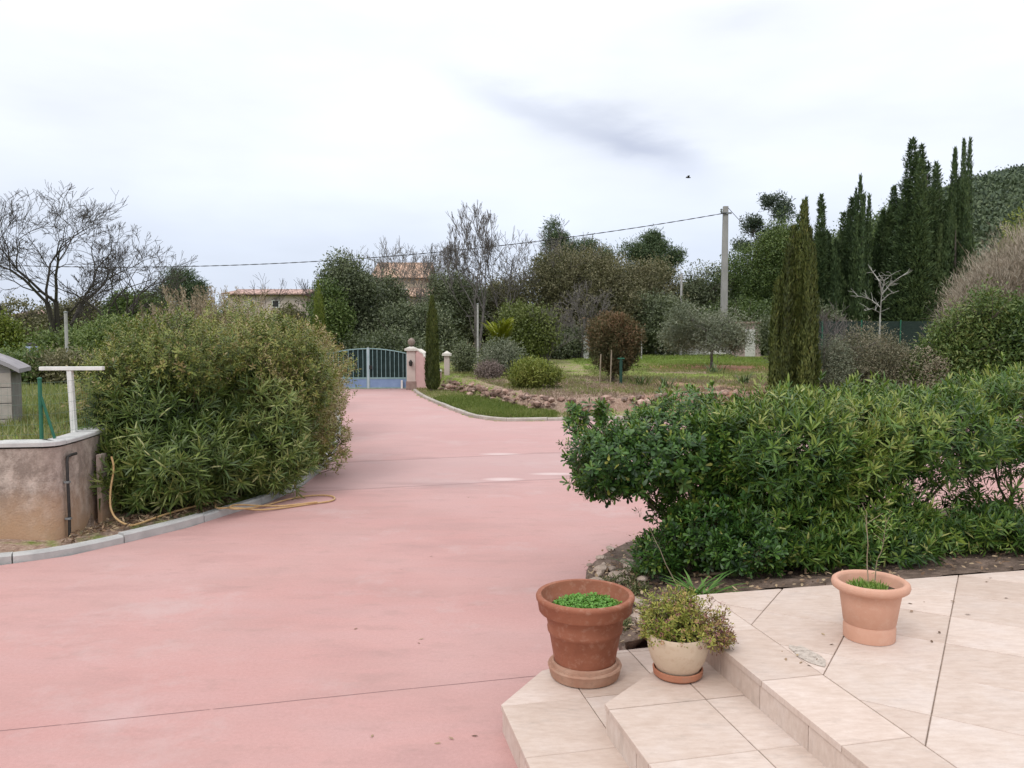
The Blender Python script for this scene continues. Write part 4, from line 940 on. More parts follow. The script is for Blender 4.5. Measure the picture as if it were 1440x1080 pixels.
# ------------------------------------------------------------------ dry stone walls and garden ground cover
def stone_rows():
    r = rs(91)
    def row(line, hh, s, mat, label, depth=.3, layers=3, step=.15):
        line = resample(line, step, smooth=1); mb = MB(); org = line[0]; zb = hz(*org)
        T = norm(np.gradient(line, axis=0)); N_ = np.stack([-T[:,1], T[:,0]], 1)
        for i, p in enumerate(line):
            for L in range(layers):
                for w_ in range(2):
                    if r.random() < (.12, .22, .50)[L]: continue
                    q = p+T[i]*r.normal()*.08+N_[i]*(depth*(w_-.3)*.7+r.normal()*.10+.12*math.sin(i*.35))
                    k_ = r.choice((.6,.8,1.0,1.5)); V, F = rock_mesh(r, (s*k_*r.uniform(.7,1.5), s*k_*r.uniform(.7,1.2), s*k_*r.uniform(.5,.95)), 1)
                    mb.add(rot_z(V, r.uniform(0, 6))+np.array((q[0]-org[0], q[1]-org[1], .02+s*.5+L*hh/layers-zb*0+(min(hz(*(p-N_[i]*.4)), .2)-zb))), F, r.random())
        o = mb.build('dry_stone_wall', mat); o.location = (org[0], org[1], zb); tag(o, label, 'stone wall'); return o
    row(SW[:5], .38, .072, ROCKR, 'low brown dry stone wall between the green strip and the garden, running from the gate', layers=3, step=.105)
    row(SW[4:], .38, .078, ROCKR, 'reddish-pink dry stone wall continuing right behind the pink drive', layers=3, step=.115)
    row([(2.0,23.3),(3.6,24.6),(5.2,25.6),(7,26.0),(9,26.2)], .16, .11, surf('red_earth_stone', (.24,.10,.07), (.40,.22,.16), 5, .95, .7, 30, c2=(.5,.33,.26), vatt=.3), 'row of red earth-coloured stones behind the broom, right of the brown thuja', layers=1, step=.2)
    row([(1.2,39.5),(3.0,39.8),(4.2,40)], .12, .13, ROCKW, 'pale stone edging across the lawn left of the white post', layers=1, step=.22)
    row([(8.2,34.0),(9.5,34.2),(11,34.1),(12,34.4)], .14, .14, surf('ochre_slab', (.36,.21,.14), (.52,.36,.26), 5, .95, .5, 30, vatt=.2), 'flat ochre stone slabs edging the lawn under the olive tree', layers=1, step=.3)
    row([(-2.0,29.2),(-1.2,28.4),(-.2,26.5),(.5,24.5),(1.4,22.9)], .1, .10, ROCKW, 'pale stones scattered along the top of the garden bank', layers=1, step=.3)
    # grass and weeds
    def grass(n, region, xr, yr, L, wd, cols, seed, label, lean=.45, dens=None):
        r = rs(seed); x = r.uniform(*xr, n); y = r.uniform(*yr, n); m = region(x, y)
        if dens is not None: m &= (fnoise(np.c_[x, y, x*0], dens)+r.normal(size=n)*.25) > -.05
        x, y = x[m], y[m]; n = len(x); p = np.c_[x, y, h(x, y)-.01]
        o = leaves('grass', p, np.c_[r.normal(size=(n,2))*lean, np.ones(n)], rdir(r, n), L*r.uniform(.4, 1.2, n), wd, np.clip(.5+.3*fnoise(p, .8)+.2*r.normal(size=n), 0, 1), leafmat(*cols, trans=.3), tpl='rhomb'); tag(o, label=label, kind='stuff')
    inS = lambda x, y: (poly_d(np.c_[x, y], SW) < -.15) & (-poly_d(np.c_[x, y], KR) > .16)
    inG = lambda x, y: (poly_d(np.c_[x, y], SW) > .3) & (x > -3)
    grass(55000, inS, (-3.9,1.1), (19,25.5), .13, .018, ('lush_grass', (.09,.145,.025), (.16,.21,.04), (.28,.30,.09)), 101, 'lush green grass in the strip inside the kerb')
    grass(90000, inG, (-3,16), (22.5,33), .11, .02, ('mixed_grass', (.14,.20,.05), (.25,.27,.09), (.40,.34,.18)), 102, 'patchy green and dry grass in the garden', dens=.8)
    grass(60000, inG, (3,18), (33,46), .12, .03, ('lawn_grass', (.15,.24,.04), (.22,.31,.06), (.33,.36,.12)), 103, 'bright lawn before the white wall', dens=.3)
    grass(36000, inG, (-2,13), (21,29), .14, .02, ('dead_weeds', (.20,.13,.10), (.34,.24,.19), (.46,.37,.28)), 104, 'brown dead weeds on the garden bank', dens=1.4, lean=.9)
    grass(30000, inS, (-3.9,2.5), (19,30.4), .10, .02, ('mixed_grass',), 106, 'paler grass at the gate end of the strip')
    inL = lambda x, y: (poly_d(np.c_[x, y], WALLL) > .3)
    grass(26000, inL, (-11,-4.4), (8,16), .17, .014, ('mixed_grass',), 105, 'long yellowish grass behind the stained wall')
stone_rows()

# ------------------------------------------------------------------ trees
def woodmesh(r, base, H, R_, root, mat, n=9, tr=.13):
    S_ = []; p = np.array((0,0,-.1)); 
    for k in range(5): q = np.array((r.normal()*.05*H/6, r.normal()*.05*H/6, H*.14*(k+1))); S_.append((p, q, tr*(1-.15*k), tr*(1-.15*(k+1)))); p = q
    for k in range(n):
        s = S_[r.integers(1, 5)][1]; a = r.uniform(0, 6.28); e = np.array((math.cos(a)*R_*.8, math.sin(a)*R_*.8, min(H*.9, s[2]+H*r.uniform(.15, .45)))); m = s*.5+e*.5+np.array((0,0,.05*H))
        S_ += [(s, m, tr*.4, tr*.25), (m, e, tr*.25, tr*.08)]
        for _ in range(4): S_.append((m*.4+e*.6, e+r.normal(size=3)*R_*.25, tr*.15, tr*.05))
    segs('trunk', S_, mat, root, 6)
def bush_blobs(r, R_, H, n=12, lo=.50, sub=(.34,.55), squash=1.0, z0=.0):
    B = [(0,0,z0+(H-z0)*lo,R_*.78,R_*.78,(H-z0)*.46)]
    for i in range(n):
        d = rdir(r, 1)[0]; s = r.uniform(*sub)
        c = (d[0]*R_*(1-s*.8), d[1]*R_*(1-s*.8), z0+(H-z0)*(lo+d[2]*(1-s)*.5*1.02)); B.append((*c, R_*s, R_*s, min(R_*s, (H-z0)*.35)*squash))
    return B
def tree(name, u, vtop, hw, d, mat, label, cat, group=None, seed=1, n=9000, per=5, L=.20, W=.09, z0f=0.0, lo=.5, shell=.45, nb=12, rough=.2, up=.3, cs=.13, bark=BARK, tr=.12, fr=1.3, vb=0, tpl='rhomb', blobs=None, sub=(.34,.55), vfun=None):
    r = rs(seed); x = (u-720)/FPX*d*1.0; zb = hz(x, d); top = Q(u, vtop, d)[2]; H = top-zb; R_ = hw/FPX*d
    root = empty(name, (x, d, zb), label, cat, group)
    B = blobs(r, R_, H) if blobs else bush_blobs(r, R_, H, nb, lo, z0=H*z0f, sub=sub)
    p, dd, nr, LL, WW, v = tufts(r, B, n//per, per, cs, L, W, shell=shell, up=up, rough=rough, zmin=.05, fr=fr)
    if vfun is not None: v = v+vfun(p, H)
    leaves('crown', p, dd, nr, LL, WW, v+vb, mat, root, tpl)
    woodmesh(r, None, H*.85, R_*.8, root, bark, tr=tr)
    return root
HOLM = leafmat('holm_oak_leaf', (0.033,0.045,0.022), (0.071,0.090,0.043), (0.126,0.150,0.075), (0.206,0.225,0.125), rough=.5, trans=.12)
OLIVB = leafmat('olive_brown_leaf', (0.056,0.058,0.029), (0.109,0.106,0.050), (0.179,0.164,0.082), (0.272,0.240,0.138), rough=.6, trans=.15)
MIDG = leafmat('mid_green_leaf', (0.036,0.062,0.018), (0.077,0.122,0.031), (0.142,0.194,0.050), (0.232,0.275,0.088), rough=.5, trans=.2)
YELG = leafmat('yellow_green_leaf', (.08,.11,.02), (.15,.19,.03), (.24,.27,.05), (.34,.34,.10), rough=.5, trans=.25)
GREYG = leafmat('grey_green_leaf', (.08,.10,.06), (.14,.16,.10), (.22,.24,.16), (.32,.32,.24), rough=.6, trans=.15)
PINE = leafmat('pine_needle', (0.026,0.050,0.022), (0.054,0.092,0.040), (0.097,0.140,0.060), (0.154,0.200,0.088), rough=.55, trans=.1)
CYP = leafmat('cypress_scale', (0.026,0.050,0.020), (0.055,0.092,0.034), (0.092,0.140,0.050), (0.144,0.196,0.077), rough=.6, trans=.1)
CYPY = leafmat('olive_cypress_scale', (.030,.042,.010), (.060,.080,.016), (.10,.125,.026), (.16,.17,.045), rough=.6, trans=.15)
TH = 'trees along the far side of the garden'
def far_trees():
    T = [ # name u vtop hw d mat label kw
     ('holm_oak', 492, 352, 50, 41, HOLM, 'big dark round-topped evergreen oak directly behind the blue gate', dict(n=34000, nb=16, lo=.48)),
     ('holm_oak', 550, 385, 30, 44, HOLM, 'dark evergreen shoulder just left of the cream villa', dict(n=12000)),
     ('holm_oak', 590, 430, 60, 40, HOLM, 'dark evergreen behind the gate pillar and narrow cypress', dict(n=22000)),
     ('holm_oak', 640, 376, 48, 47, HOLM, 'dark evergreen behind the slim pillar, left of the tall bare tree', dict(n=20000, vb=.1)),
     ('tree', 462, 392, 32, 39, MIDG, 'dark green tree between the pink house and the big evergreen oak', dict(n=14000, vb=-.1)),
     ('tree', 705, 384, 62, 49, OLIVB, 'brownish-green thicket under the tall bare tree', dict(n=30000, nb=16, vb=.05)),
     ('tree', 805, 348, 86, 47, OLIVB, 'broad brownish-olive tree below the two-headed pine', dict(n=44000, nb=18, vb=.05)),
     ('bush', 735, 432, 52, 38, leafmat('moss_leaf', (.05,.065,.015), (.085,.11,.022), (.13,.16,.035), (.2,.22,.07), trans=.2), 'mossy green bush behind the small palm', dict(n=16000, L=.16, rough=.38)),
     ('tree', 905, 372, 72, 49, OLIVB, 'grey-olive tree left of the thin pole', dict(n=26000, vb=.05)),
     ('tree', 930, 412, 58, 45, HOLM, 'dark rounded evergreen right behind the brown thuja', dict(n=20000, vb=.12)),
     ('tree', 990, 368, 46, 50, HOLM, 'dark tree just left of the concrete pole', dict(n=20000, vb=.05)),
     ('tree', 1062, 335, 66, 51, MIDG, 'dark green broad tree behind the concrete pole', dict(n=36000, vb=-.12, nb=16)),
     ('tree', 1098, 296, 46, 50, MIDG, 'green tree filling the gap behind the nearest cypress', dict(n=26000, nb=16)),
     ('tree', 1130, 318, 66, 49, MIDG, 'dark green tree mass behind the tall olive-green cypress', dict(n=26000, vb=-.25)),
     ('tree', 1195, 306, 62, 47, MIDG, 'green tree inside the cypress row above the netting fence', dict(n=34000, vb=-.22, nb=16)),
     ('tree', 1246, 280, 44, 48, MIDG, 'lighter green tree peeping between the dark cypresses', dict(n=26000, vb=-.02)),
     ('bush', 912, 458, 26, 47, YELG, 'bright green bush beside the far white wall', dict(n=7000, vb=-.12, L=.14)),
     ('tree', 120, 420, 66, 44, OLIVB, 'dark olive tree mass behind the white T-shaped post', dict(n=26000, vb=.05, nb=16)),
     ('tree', 205, 412, 52, 40, MIDG, 'green tree left of the far pine', dict(n=24000, vb=-.1)),
     ('tree', 30, 418, 40, 38, OLIVB, 'thin olive-coloured tree before the cream house', dict(n=3200, shell=.6)),
     ('tree', -70, 400, 60, 40, MIDG, 'green tree at the far left edge', dict(n=14000)),
     ('bush', 2, 446, 24, 26, YELG, 'yellow-green bush at the left edge behind the block hut', dict(n=9000, L=.12, vb=-.25)),
     ('bush', 100, 470, 46, 25, MIDG, 'green bush behind the wire fence, left of the T-shaped post', dict(n=14000, L=.13, W=.06)),
     ('bush', 160, 448, 46, 24, MIDG, 'green bush between the T-shaped post and the tall left hedge', dict(n=14000, L=.13, W=.06, vb=.08)),
     ('bush', 56, 500, 34, 21, YELG, 'small yellowish bush in front of the pale blue drum', dict(n=7000, L=.10, W=.05, vb=-.25)),
     ('bush', 330, 440, 50, 40, MIDG, 'green bush in front of the pink house', dict(n=9000)),
     ('tree', 405, 428, 30, 42, OLIVB, 'brownish bush at the right end of the pink house', dict(n=8000)),
     ('tree', 1306, 256, 52, 47, MIDG, 'dark tree filling the gap between the right-hand cypresses', dict(n=34000, vb=-.3, nb=16)),
     ('bush', 1130, 430, 60, 40, HOLM, 'dark undergrowth left of the netting fence', dict(n=14000)),
     ('bush', 1040, 420, 60, 46, MIDG, 'dark green undergrowth behind the olive tree', dict(n=16000, vb=-.2)),
     ('bush', 860, 440, 50, 45, OLIVB, 'dull olive undergrowth behind the brown thuja', dict(n=12000, vb=-.05)),
     ('bush', 560, 470, 80, 38, HOLM, 'dark undergrowth right behind the blue gate', dict(n=16000)),
     ('tree', 870, 395, 60, 46, OLIVB, 'soft olive-brown tree between the broad tree and the thin pole', dict(n=26000)),
     ('bush', 785, 466, 62, 42, HOLM, 'dark low bushes between the grey bare shrub and the small dark gate', dict(n=12000)),
     ('bush', 20, 503, 55, 17, MIDG, 'dark bush behind the block hut at the left edge', dict(n=10000, L=.12, W=.05, vb=-.1)),
     ('bush', 105, 510, 60, 17.5, OLIVB, 'olive-brown scrub behind the wire fence and the T-shaped post', dict(n=12000, L=.12, W=.05, vb=.05)),
     ('bush', 652, 485, 17, 31.5, HOLM, 'slate-dark bush right of the slim pillar', dict(n=5000, L=.10, W=.05, vb=.15)),
    ]
    for i, (nm, u, vt, hw, d, m, lab, kw) in enumerate(T):
        kw = dict(kw); kw['n'] = int(kw['n']*1.7); kw['L'] = kw.get('L', .2)*.70; kw['W'] = kw.get('W', .09)*.72
        tree(nm, u, vt, hw, d, m, lab, 'tree' if nm != 'bush' else 'bush', TH if nm != 'bush' else 'bushes at the garden edge', seed=200+i, **kw)
    # pines: tufted, gappy
    def pineblob(spec):
        def f(r, R_, H):
            B = []
            for (cx, cz, rx, rz) in spec:
                k = 5
                for j in range(k): B.append((cx*R_+r.normal()*rx*R_*.35, r.normal()*R_*.35, cz*H+r.normal()*rz*H*.3, rx*R_*.55, rx*R_*.6, rz*H*.5))
            return B
        return f
    tree('pine', 268, 374, 36, 48, PINE, 'dark pine standing behind the left hedge', 'pine', TH, seed=301, n=16000, L=.22, W=.035, cs=.16, blobs=pineblob([(-.1,.88,.55,.12),(-.7,.72,.4,.12),(.4,.75,.6,.12),(0,.6,.9,.2)]), rough=.35, shell=.3)
    tree('pine', 790, 312, 40, 55, PINE, 'ragged pine with a high left head, above the brownish-olive tree', 'pine', TH, seed=302, n=17000, L=.24, W=.04, cs=.17, blobs=pineblob([(-.35,.94,.32,.06),(-.2,.86,.5,.08),(.2,.76,.7,.10),(.0,.62,.8,.15)]), rough=.35, shell=.3)
    tree('pine', 835, 340, 26, 54, PINE, 'smaller ragged pine head right of the high one', 'pine', TH, seed=303, n=9000, L=.24, W=.04, cs=.17, blobs=pineblob([(-.3,.94,.5,.06),(.4,.86,.5,.07),(.0,.76,.8,.12)]), rough=.35, shell=.3)
    tree('pine', 918, 323, 34, 57, PINE, 'round-headed pine standing alone above the grey-olive tree', 'pine', TH, seed=304, n=26000, L=.24, W=.045, cs=.17, blobs=pineblob([(-.05,.90,.55,.10),(-.35,.78,.7,.12),(.4,.76,.6,.12),(0,.62,.9,.15)]), rough=.3, shell=.3, vb=.05)
    tree('eucalyptus', 1078, 270, 40, 55, leafmat('eucalyptus_leaf', (.03,.05,.035), (.05,.075,.05), (.085,.11,.075), (.13,.16,.11), trans=.2), 'airy grey-green tree with gaps, right of the concrete pole', 'tree', TH, seed=305, n=11000, L=.2, W=.07, blobs=pineblob([(0,.94,.4,.05),(.3,.86,.5,.07),(-.5,.80,.4,.07),(.1,.72,.7,.10),(-.8,.66,.35,.06)]), rough=.35, shell=.3)
far_trees()
def cypress(u, vtop, hw, d, label, seed, mat=CYP, n=9000, spiky=.0, pw=.75, group='cypresses of the dark row', L=.20, cols=None, lowf=.02):
    """a bundle of upright shoots (offset px, top px, half width px), each a ragged spindle of scale sprays"""
    r = rs(seed); x = (u-720)/FPX*d; zb = hz(x, d); top = Q(u, vtop, d)[2]; H = top-zb
    root = empty('cypress', (x, d, zb), label, 'cypress', group); k = d/FPX
    if cols is None:
        cols = [(0, vtop, hw*.85)]+[(r.uniform(-.5,.5)*hw, vtop+r.uniform(.05,.40)*H/k, hw*r.uniform(.50,.75)) for _ in range(7)]
    P_, D_, N_, V_ = [], [], [], []; tot = sum(c[2]*(Q(u, c[1], d)[2]-zb) for c in cols)
    for (du, vt, w) in cols:
        h1 = Q(u, vt, d)[2]-zb; ww = w*k; m = int(n*w*h1/tot); cx, cy = du*k, r.normal()*ww*.6
        t = r.beta(1.05, 1.2, m); z = h1*(lowf+(1-lowf)*t)
        prof = np.minimum(1, (t/.14+.3)**.8)*np.clip(1-t, 0, 1)**pw+.015/ww*0
        a = r.uniform(0, 6.28, m)
        knob = fnoise(np.c_[np.cos(a)*1.2+cx*3, np.sin(a)*1.2+cy*3, z*(1.3+spiky)], 1.9)
        q = ww*prof*(.86+.34*knob)*(.45+.55*r.random(m)**.5)*1.15
        if spiky > 0:
            tier = np.clip(np.sin(z*4.6+np.floor(a*1.3)*2.1+seed), 0, 1)**3; q = q+tier*spiky*hw*k*(1-t)**.5*r.random(m)**.7*.8
        P_.append(np.c_[cx+q*np.cos(a), cy+q*np.sin(a), z+.25*q*(spiky > 0)]); o = np.c_[np.cos(a), np.sin(a), 0*a]
        D_.append(o*(.35+spiky*.5)+np.array((0,0,1.))*(1-.45*(spiky > .3))+rdir(r, m)*.40); N_.append(o+rdir(r, m)*.5)
        V_.append(.42+.10*r.normal()+.24*knob+.16*r.normal(size=m))
    p = np.concatenate(P_); m = len(p)
    leaves('crown', p, np.concatenate(D_), np.concatenate(N_), L*r.uniform(.5, 1.4, m), L*.30, np.concatenate(V_), mat, root)
    mb = MB(); mb.tube([(0,0,-.1),(0,0,H*.3),(0,0,H*.85)], [hw*k*.2+.04, hw*k*.12+.03, .01], 7); mb.build('trunk', BARK, root, smooth=True)
    return root
def cypresses():
    cypress(1112, 288, 34, 21.6, 'tall olive-green cypress standing behind the right hedge, nearest of all', 401, CYPY, 60000, group=None, pw=.34, L=.12,
            cols=[(12,286,13),(2,318,13),(24,322,11),(-8,348,13),(16,345,15),(-18,392,12),(27,372,9),(-2,400,17),(-24,430,9),(14,420,18),(-12,455,17),(26,450,10),(6,332,17),(-5,375,19),(17,385,18),(20,330,12)])
    cypress(608, 418, 11, 28.4, 'narrow green cypress beside the pink wing wall at the gate', 402, CYPY, 20000, group=None, pw=.36, L=.10,
            cols=[(0,418,7),(-4,440,6),(4,436,6),(-1,455,9),(3,470,8)])
    cypress(450, 396, 10, 36, 'small yellow-green cypress left of the big evergreen oak', 403, YELG, 7000, group=None, pw=.5, L=.12)
    C = [(1126,281,13,'thin dark cypress tip behind the nearest olive-green cypress',.2), (1148,276,17,'dark cypress second from the left of the dark row',.5), (1180,284,20,'short dark cypress left of the thin spire',.4),
         (1208,246,15,'thin dark spire rising alone in the middle of the row',.15), (1236,296,22,'lower dark cypress right of the thin spire',.4), (1272,196,34,'tallest ragged cypress with side branches sticking out left',.8),
         (1296,200,27,'ragged dark cypress right of the tallest one',.7), (1314,226,22,'shorter dark cypress in the dip between two tall groups',.4), (1331,212,20,'smooth dark cypress, third from the right of the row',.25),
         (1343,199,15,'slim dark cypress second from the right of the row',.15), (1353,196,15,'rightmost slim dark cypress of the row, before the hill',.15), (1252,262,22,'half-hidden cypress just left of the tallest one',.5), (1338,290,34,'low broad dark cypress at the foot of the right-hand group',.2),
         (1165,325,30,'low dark cypress filling the row behind the silver bush',.3), (1218,325,30,'low dark cypress above the white sapling',.3), (1288,290,38,'broad low cypress at the foot of the tallest ones',.3)]
    for i, (u, v, hw, lab, sp) in enumerate(C):
        cypress(u, v, hw, 40+(i*1.7)%4, lab, 410+i, CYP, int(1050*hw), sp, pw=.80, L=.19)
cypresses()
def bare(name, u, vtop, d, label, seed, depth=5, r0=.09, spread=.5, nst=1, lean=0, mat=BARKD, L0=.30, upb=.12, minr=.006, group='bare winter trees', wide=1.0, cat='bare tree'):
    r = rs(seed); x = (u-720)/FPX*d; zb = hz(x, d); H = Q(u, vtop, d)[2]-zb; out = []
    for k in range(nst):
        a = 6.28*k/max(nst, 1)+r.uniform(0, 1); s = (0 if nst == 1 else .25)*wide
        branchy(r, (math.cos(a)*.1*s, math.sin(a)*.1*s, -.1), (math.cos(a)*s+lean, math.sin(a)*s, 1), H*L0, r0, depth, out, spread, (2, 3), .72, upb, minr=minr)
    z = max(o[1][2] for o in out); k = H/z; out = [(a*k*np.array((wide,wide,1)), b*k*np.array((wide,wide,1)), c, e) for a, b, c, e in out]
    root = empty(name, (x, d, zb), label, cat, group)
    th = r0*.5; A = [o for o in out if o[2] > th]; Bq = [o for o in out if o[2] <= th]
    segs('trunk', A or out[:3], mat, root, 7); segs('branches', Bq, mat, root, 4)
    return root
def bares():
    K = dict(minr=.006)
    bare('bare_tree', 82, 270, 32, 'large spreading bare tree before the cream house on the left', 523, 6, .13, .60, 3, 0, wide=1.2, upb=.13, L0=.28, **K)
    bare('bare_tree', 5, 285, 33, 'bare tree cut by the left edge of the photo', 502, 5, .10, .55, 3, 0, **K)
    bare('bare_tree', 150, 335, 31, 'lower bare tree leaning right over the fence bushes', 503, 5, .09, .62, 3, .25, wide=1.2, **K)
    G = dict(mat=BARKG, minr=.0085)
    bare('bare_tree', 672, 280, 44, 'tallest slender bare tree in the middle, above the small palm', 504, 6, .085, .46, 2, 0, upb=.22, L0=.26, wide=.8, **G)
    bare('bare_tree', 706, 312, 45, 'slender bare tree just right of the tallest bare one', 505, 5, .075, .62, 2, .05, upb=.14, **G)
    bare('bare_tree', 745, 312, 47, 'thin bare tree left of the ragged pine', 506, 5, .07, .6, 2, 0, upb=.12, **G)
    bare('bare_tree', 628, 335, 48, 'faint bare tree left of the tallest bare one', 507, 5, .06, .62, 2, 0, upb=.12, **G)
    bare('bare_tree', 575, 333, 52, 'bare tree in front of the orange-roofed villa', 508, 6, .07, .58, 2, 0, upb=.14, **G)
    bare('bare_tree', 530, 331, 53, 'bare crown rising over the big evergreen oak', 509, 5, .07, .6, 2, 0, upb=.14, **G)
    bare('bare_tree', 375, 382, 44, 'small bare tree in front of the pink house wall', 510, 4, .045, .55, 3, 0, minr=.007)
    bare('bare_tree', 428, 382, 43, 'small bare tree right of the pink house', 511, 4, .045, .55, 2, 0, minr=.007)
    bare('bare_shrub', 768, 430, 37, 'grey many-stemmed bare shrub behind the broom bush', 512, 4, .03, .55, 6, 0, minr=.006, upb=.2, mat=BARKG, cat='bare shrub', group=None)
    bare('bare_tree', 818, 392, 41, 'pale twiggy bare tree left of the brown thuja', 513, 5, .045, .6, 3, 0, minr=.006, upb=.12, mat=BARKG)
    r = rs(517); d = 24.5; b = Q(1237, 480, d); zb = hz(b[0], d); root = empty('bare_sapling', (b[0], d, zb), 'whitish bare sapling before the dark cypress row', 'bare sapling'); S_ = []; o_ = np.array((b[0], d, zb))
    for path, r0 in (([(1236,520),(1237,470),(1238,440),(1240,412)], .036), ([(1240,412),(1237,396),(1230,386),(1222,375)], .024), ([(1240,414),(1250,402),(1262,392),(1276,383)], .020), ([(1238,432),(1226,422),(1212,417),(1196,416)], .016), ([(1239,424),(1250,414),(1264,409)], .013), ([(1240,412),(1243,398),(1240,388)], .014), ([(1238,440),(1226,434),(1216,437)], .010), ([(1250,402),(1254,390),(1252,384)], .009)):
        q = [Q(u, v, d+r.normal()*.12)-o_ for u, v in path]
        for k in range(len(q)-1):
            S_.append((q[k], q[k+1], r0*(1-.22*k), r0*(1-.22*(k+1))))
            if path[0][1] < 460:
                for _ in range(3):
                    a = q[k]+(q[k+1]-q[k])*r.random(); e = a+rdir(r, 1)[0]*np.array((1,1,.6))*.30+np.array((0,0,.12)); m = (a+e)/2+r.normal(size=3)*.02; S_ += [(a, m, .008, .006), (m, e, .006, .004)]
    segs('trunk', S_, surf('white_bark', (.26,.26,.23), (.42,.41,.37), 10, .9, 0), root, 5)
    bare('bare_shrub', 1160, 422, 22.5, 'silvery twiggy shrub right of the nearest olive-green cypress', 515, 4, .016, .5, 6, 0, minr=.0035, mat=BARKG, cat='bare shrub', group=None)
bares()

# ------------------------------------------------------------------ garden shrubs
def garden():
    R_ = rs(600)
    tree('broom_shrub', 753, 513, 37, 24.6, YELG, 'rounded yellow-green shrub on the garden bank', 'shrub', None, 601, n=15000, per=5, L=.09, W=.03, cs=.06, lo=.5, rough=.34, fr=2.2, tr=.03, vb=-.05, up=.5)
    tree('thuja', 862, 445, 37, 27, leafmat('bronzed_thuja', (.025,.032,.012), (.055,.06,.02), (.10,.085,.035), (.20,.115,.06), rough=.7, trans=.12), 'oval bronze-brown conifer held by pale stakes in the garden', 'conifer', None, 602, n=42000, per=6, L=.10, W=.03, cs=.07, rough=.24, fr=2.0, tr=.06, up=.6, nb=10, sub=(.35,.55), lo=.56, z0f=.10, vfun=lambda p, H: .35*(p[:,2]/H-.55)+.12*fnoise(p, 2.5))
    for k, (u, v0, v1) in enumerate(((843,498,541),(858,492,543))):
        a = Q(u, v1, 26.1); b = Q(u+2, v0, 26.1); mb = MB(); mb.tube([(0,0,-.1), tuple(b-a)], .022, 7); o = mb.build('stake', surf('pale_wood', (.22,.18,.13), (.34,.28,.21), 12, .8, .1)); o.location = a; tag(o, ['left pale stake leaning on the bronze-brown conifer', 'right pale stake leaning on the bronze-brown conifer'][k], 'stake', 'stakes at the conifer')
    a = Q(873, 543, 26.0); t = empty('green_post', a, 'dark green garden post in front of the bronze-brown conifer', 'post'); H = Q(873, 505, 26.0)[2]-a[2]
    mb = MB(); mb.tube([(0,0,-.1),(0,0,H)], .05, 10); mb.build('upright', surf('dark_green_post', (.01,.04,.03), (.02,.07,.05), 8, .6, 0), t, smooth=True); mb = MB(); mb.box(-.11,.11,-.05,.05,H,H+.04); mb.build('top_plate', GREENP, t, bevel=.01)
    tree('olive_shrub', 708, 484, 32, 30, GREYG, 'grey-green bush in front of the small palm', 'shrub', None, 603, n=11000, per=5, L=.12, W=.03, cs=.10, tr=.03, vb=-.1, rough=.35, fr=2)
    tree('heather_shrub', 690, 512, 20, 28.5, leafmat('purple_brown', (.12,.085,.08), (.2,.15,.14), (.3,.24,.2), rough=.8, trans=.1), 'low purplish-brown bush left of the yellow-green shrub', 'shrub', None, 604, n=6000, per=5, L=.08, W=.02, cs=.06, tr=.02)
    # small palm
    r = rs(605); p = Q(705, 505, 31.5); t = empty('palm', (p[0], 31.5, hz(p[0], 31.5)), 'small yellow-green palm with arching fronds', 'palm'); top = Q(705, 490, 31.5)[2]-t.location.z
    mb = MB(); mb.tube([(0,0,-.1),(0,0,top)], [.16,.13], 10); mb.build('trunk', BARK, t, smooth=True)
    M_ = leafmat('palm_frond', (.24,.28,.02), (.42,.46,.035), (.58,.58,.09), trans=.3)
    for k in range(30):
        a = r.uniform(0, 6.28); L = r.uniform(1.25, 1.8); up = r.uniform(1.1, 4.0); s = np.linspace(0, 1, 26)
        hx = L*s*math.cos(math.atan(up))*1.1; pts = np.c_[hx*math.cos(a), hx*math.sin(a), top+L*math.sin(math.atan(up))*s-.28*L*s**2.4]
        T_ = norm(np.gradient(pts, axis=0)); side = norm(np.cross(T_, (0,0,1)))
        P2 = np.concatenate([pts, pts, pts]); D2 = np.concatenate([T_*.6+side*.9, T_*.6-side*.9, T_]); N2 = np.concatenate([np.tile((0,0,1.),(26,1))]*3)
        LL = np.concatenate([.34*np.sin(np.pi*(s*.85+.12))]*2+[np.full(26, .05)])
        leaves('frond', P2, D2, N2, LL, .055, .5+.2*r.normal(size=78), M_, t, 'lance', .25)
    # olive tree with a wide crown
    ob = lambda r, R_, H: [(0,0,H*.62,R_*.85,R_*.75,H*.26)]+[(r.uniform(-.85,.85)*R_, r.uniform(-.5,.5)*R_, H*r.uniform(.38,.86), R_*.30, R_*.30, H*.14) for _ in range(12)]
    tree('olive_tree', 1000, 428, 62, 33.5, GREYG, 'wide grey-green olive tree on the far lawn', 'olive tree', None, 606, n=20000, per=5, L=.13, W=.035, cs=.13, blobs=ob, tr=.07, rough=.42, fr=1.8, shell=.35, vb=-.02, bark=BARKG)
    tree('grey_shrub', 1222, 458, 60, 22.5, leafmat('dusty_leaf', (.07,.08,.04), (.13,.13,.075), (.20,.19,.12), (.31,.26,.19), rough=.7, trans=.15), 'dusty grey-brown shrub below the whitish sapling', 'shrub', None, 607, n=34000, per=6, L=.075, W=.024, cs=.06, tr=.03)
    tree('grey_shrub', 1168, 470, 30, 22.0, GREYG, 'pale silver-leaved shrub at the foot of the nearest cypress', 'shrub', None, 608, n=12000, per=6, L=.065, W=.022, cs=.06, tr=.02, vb=-.1)
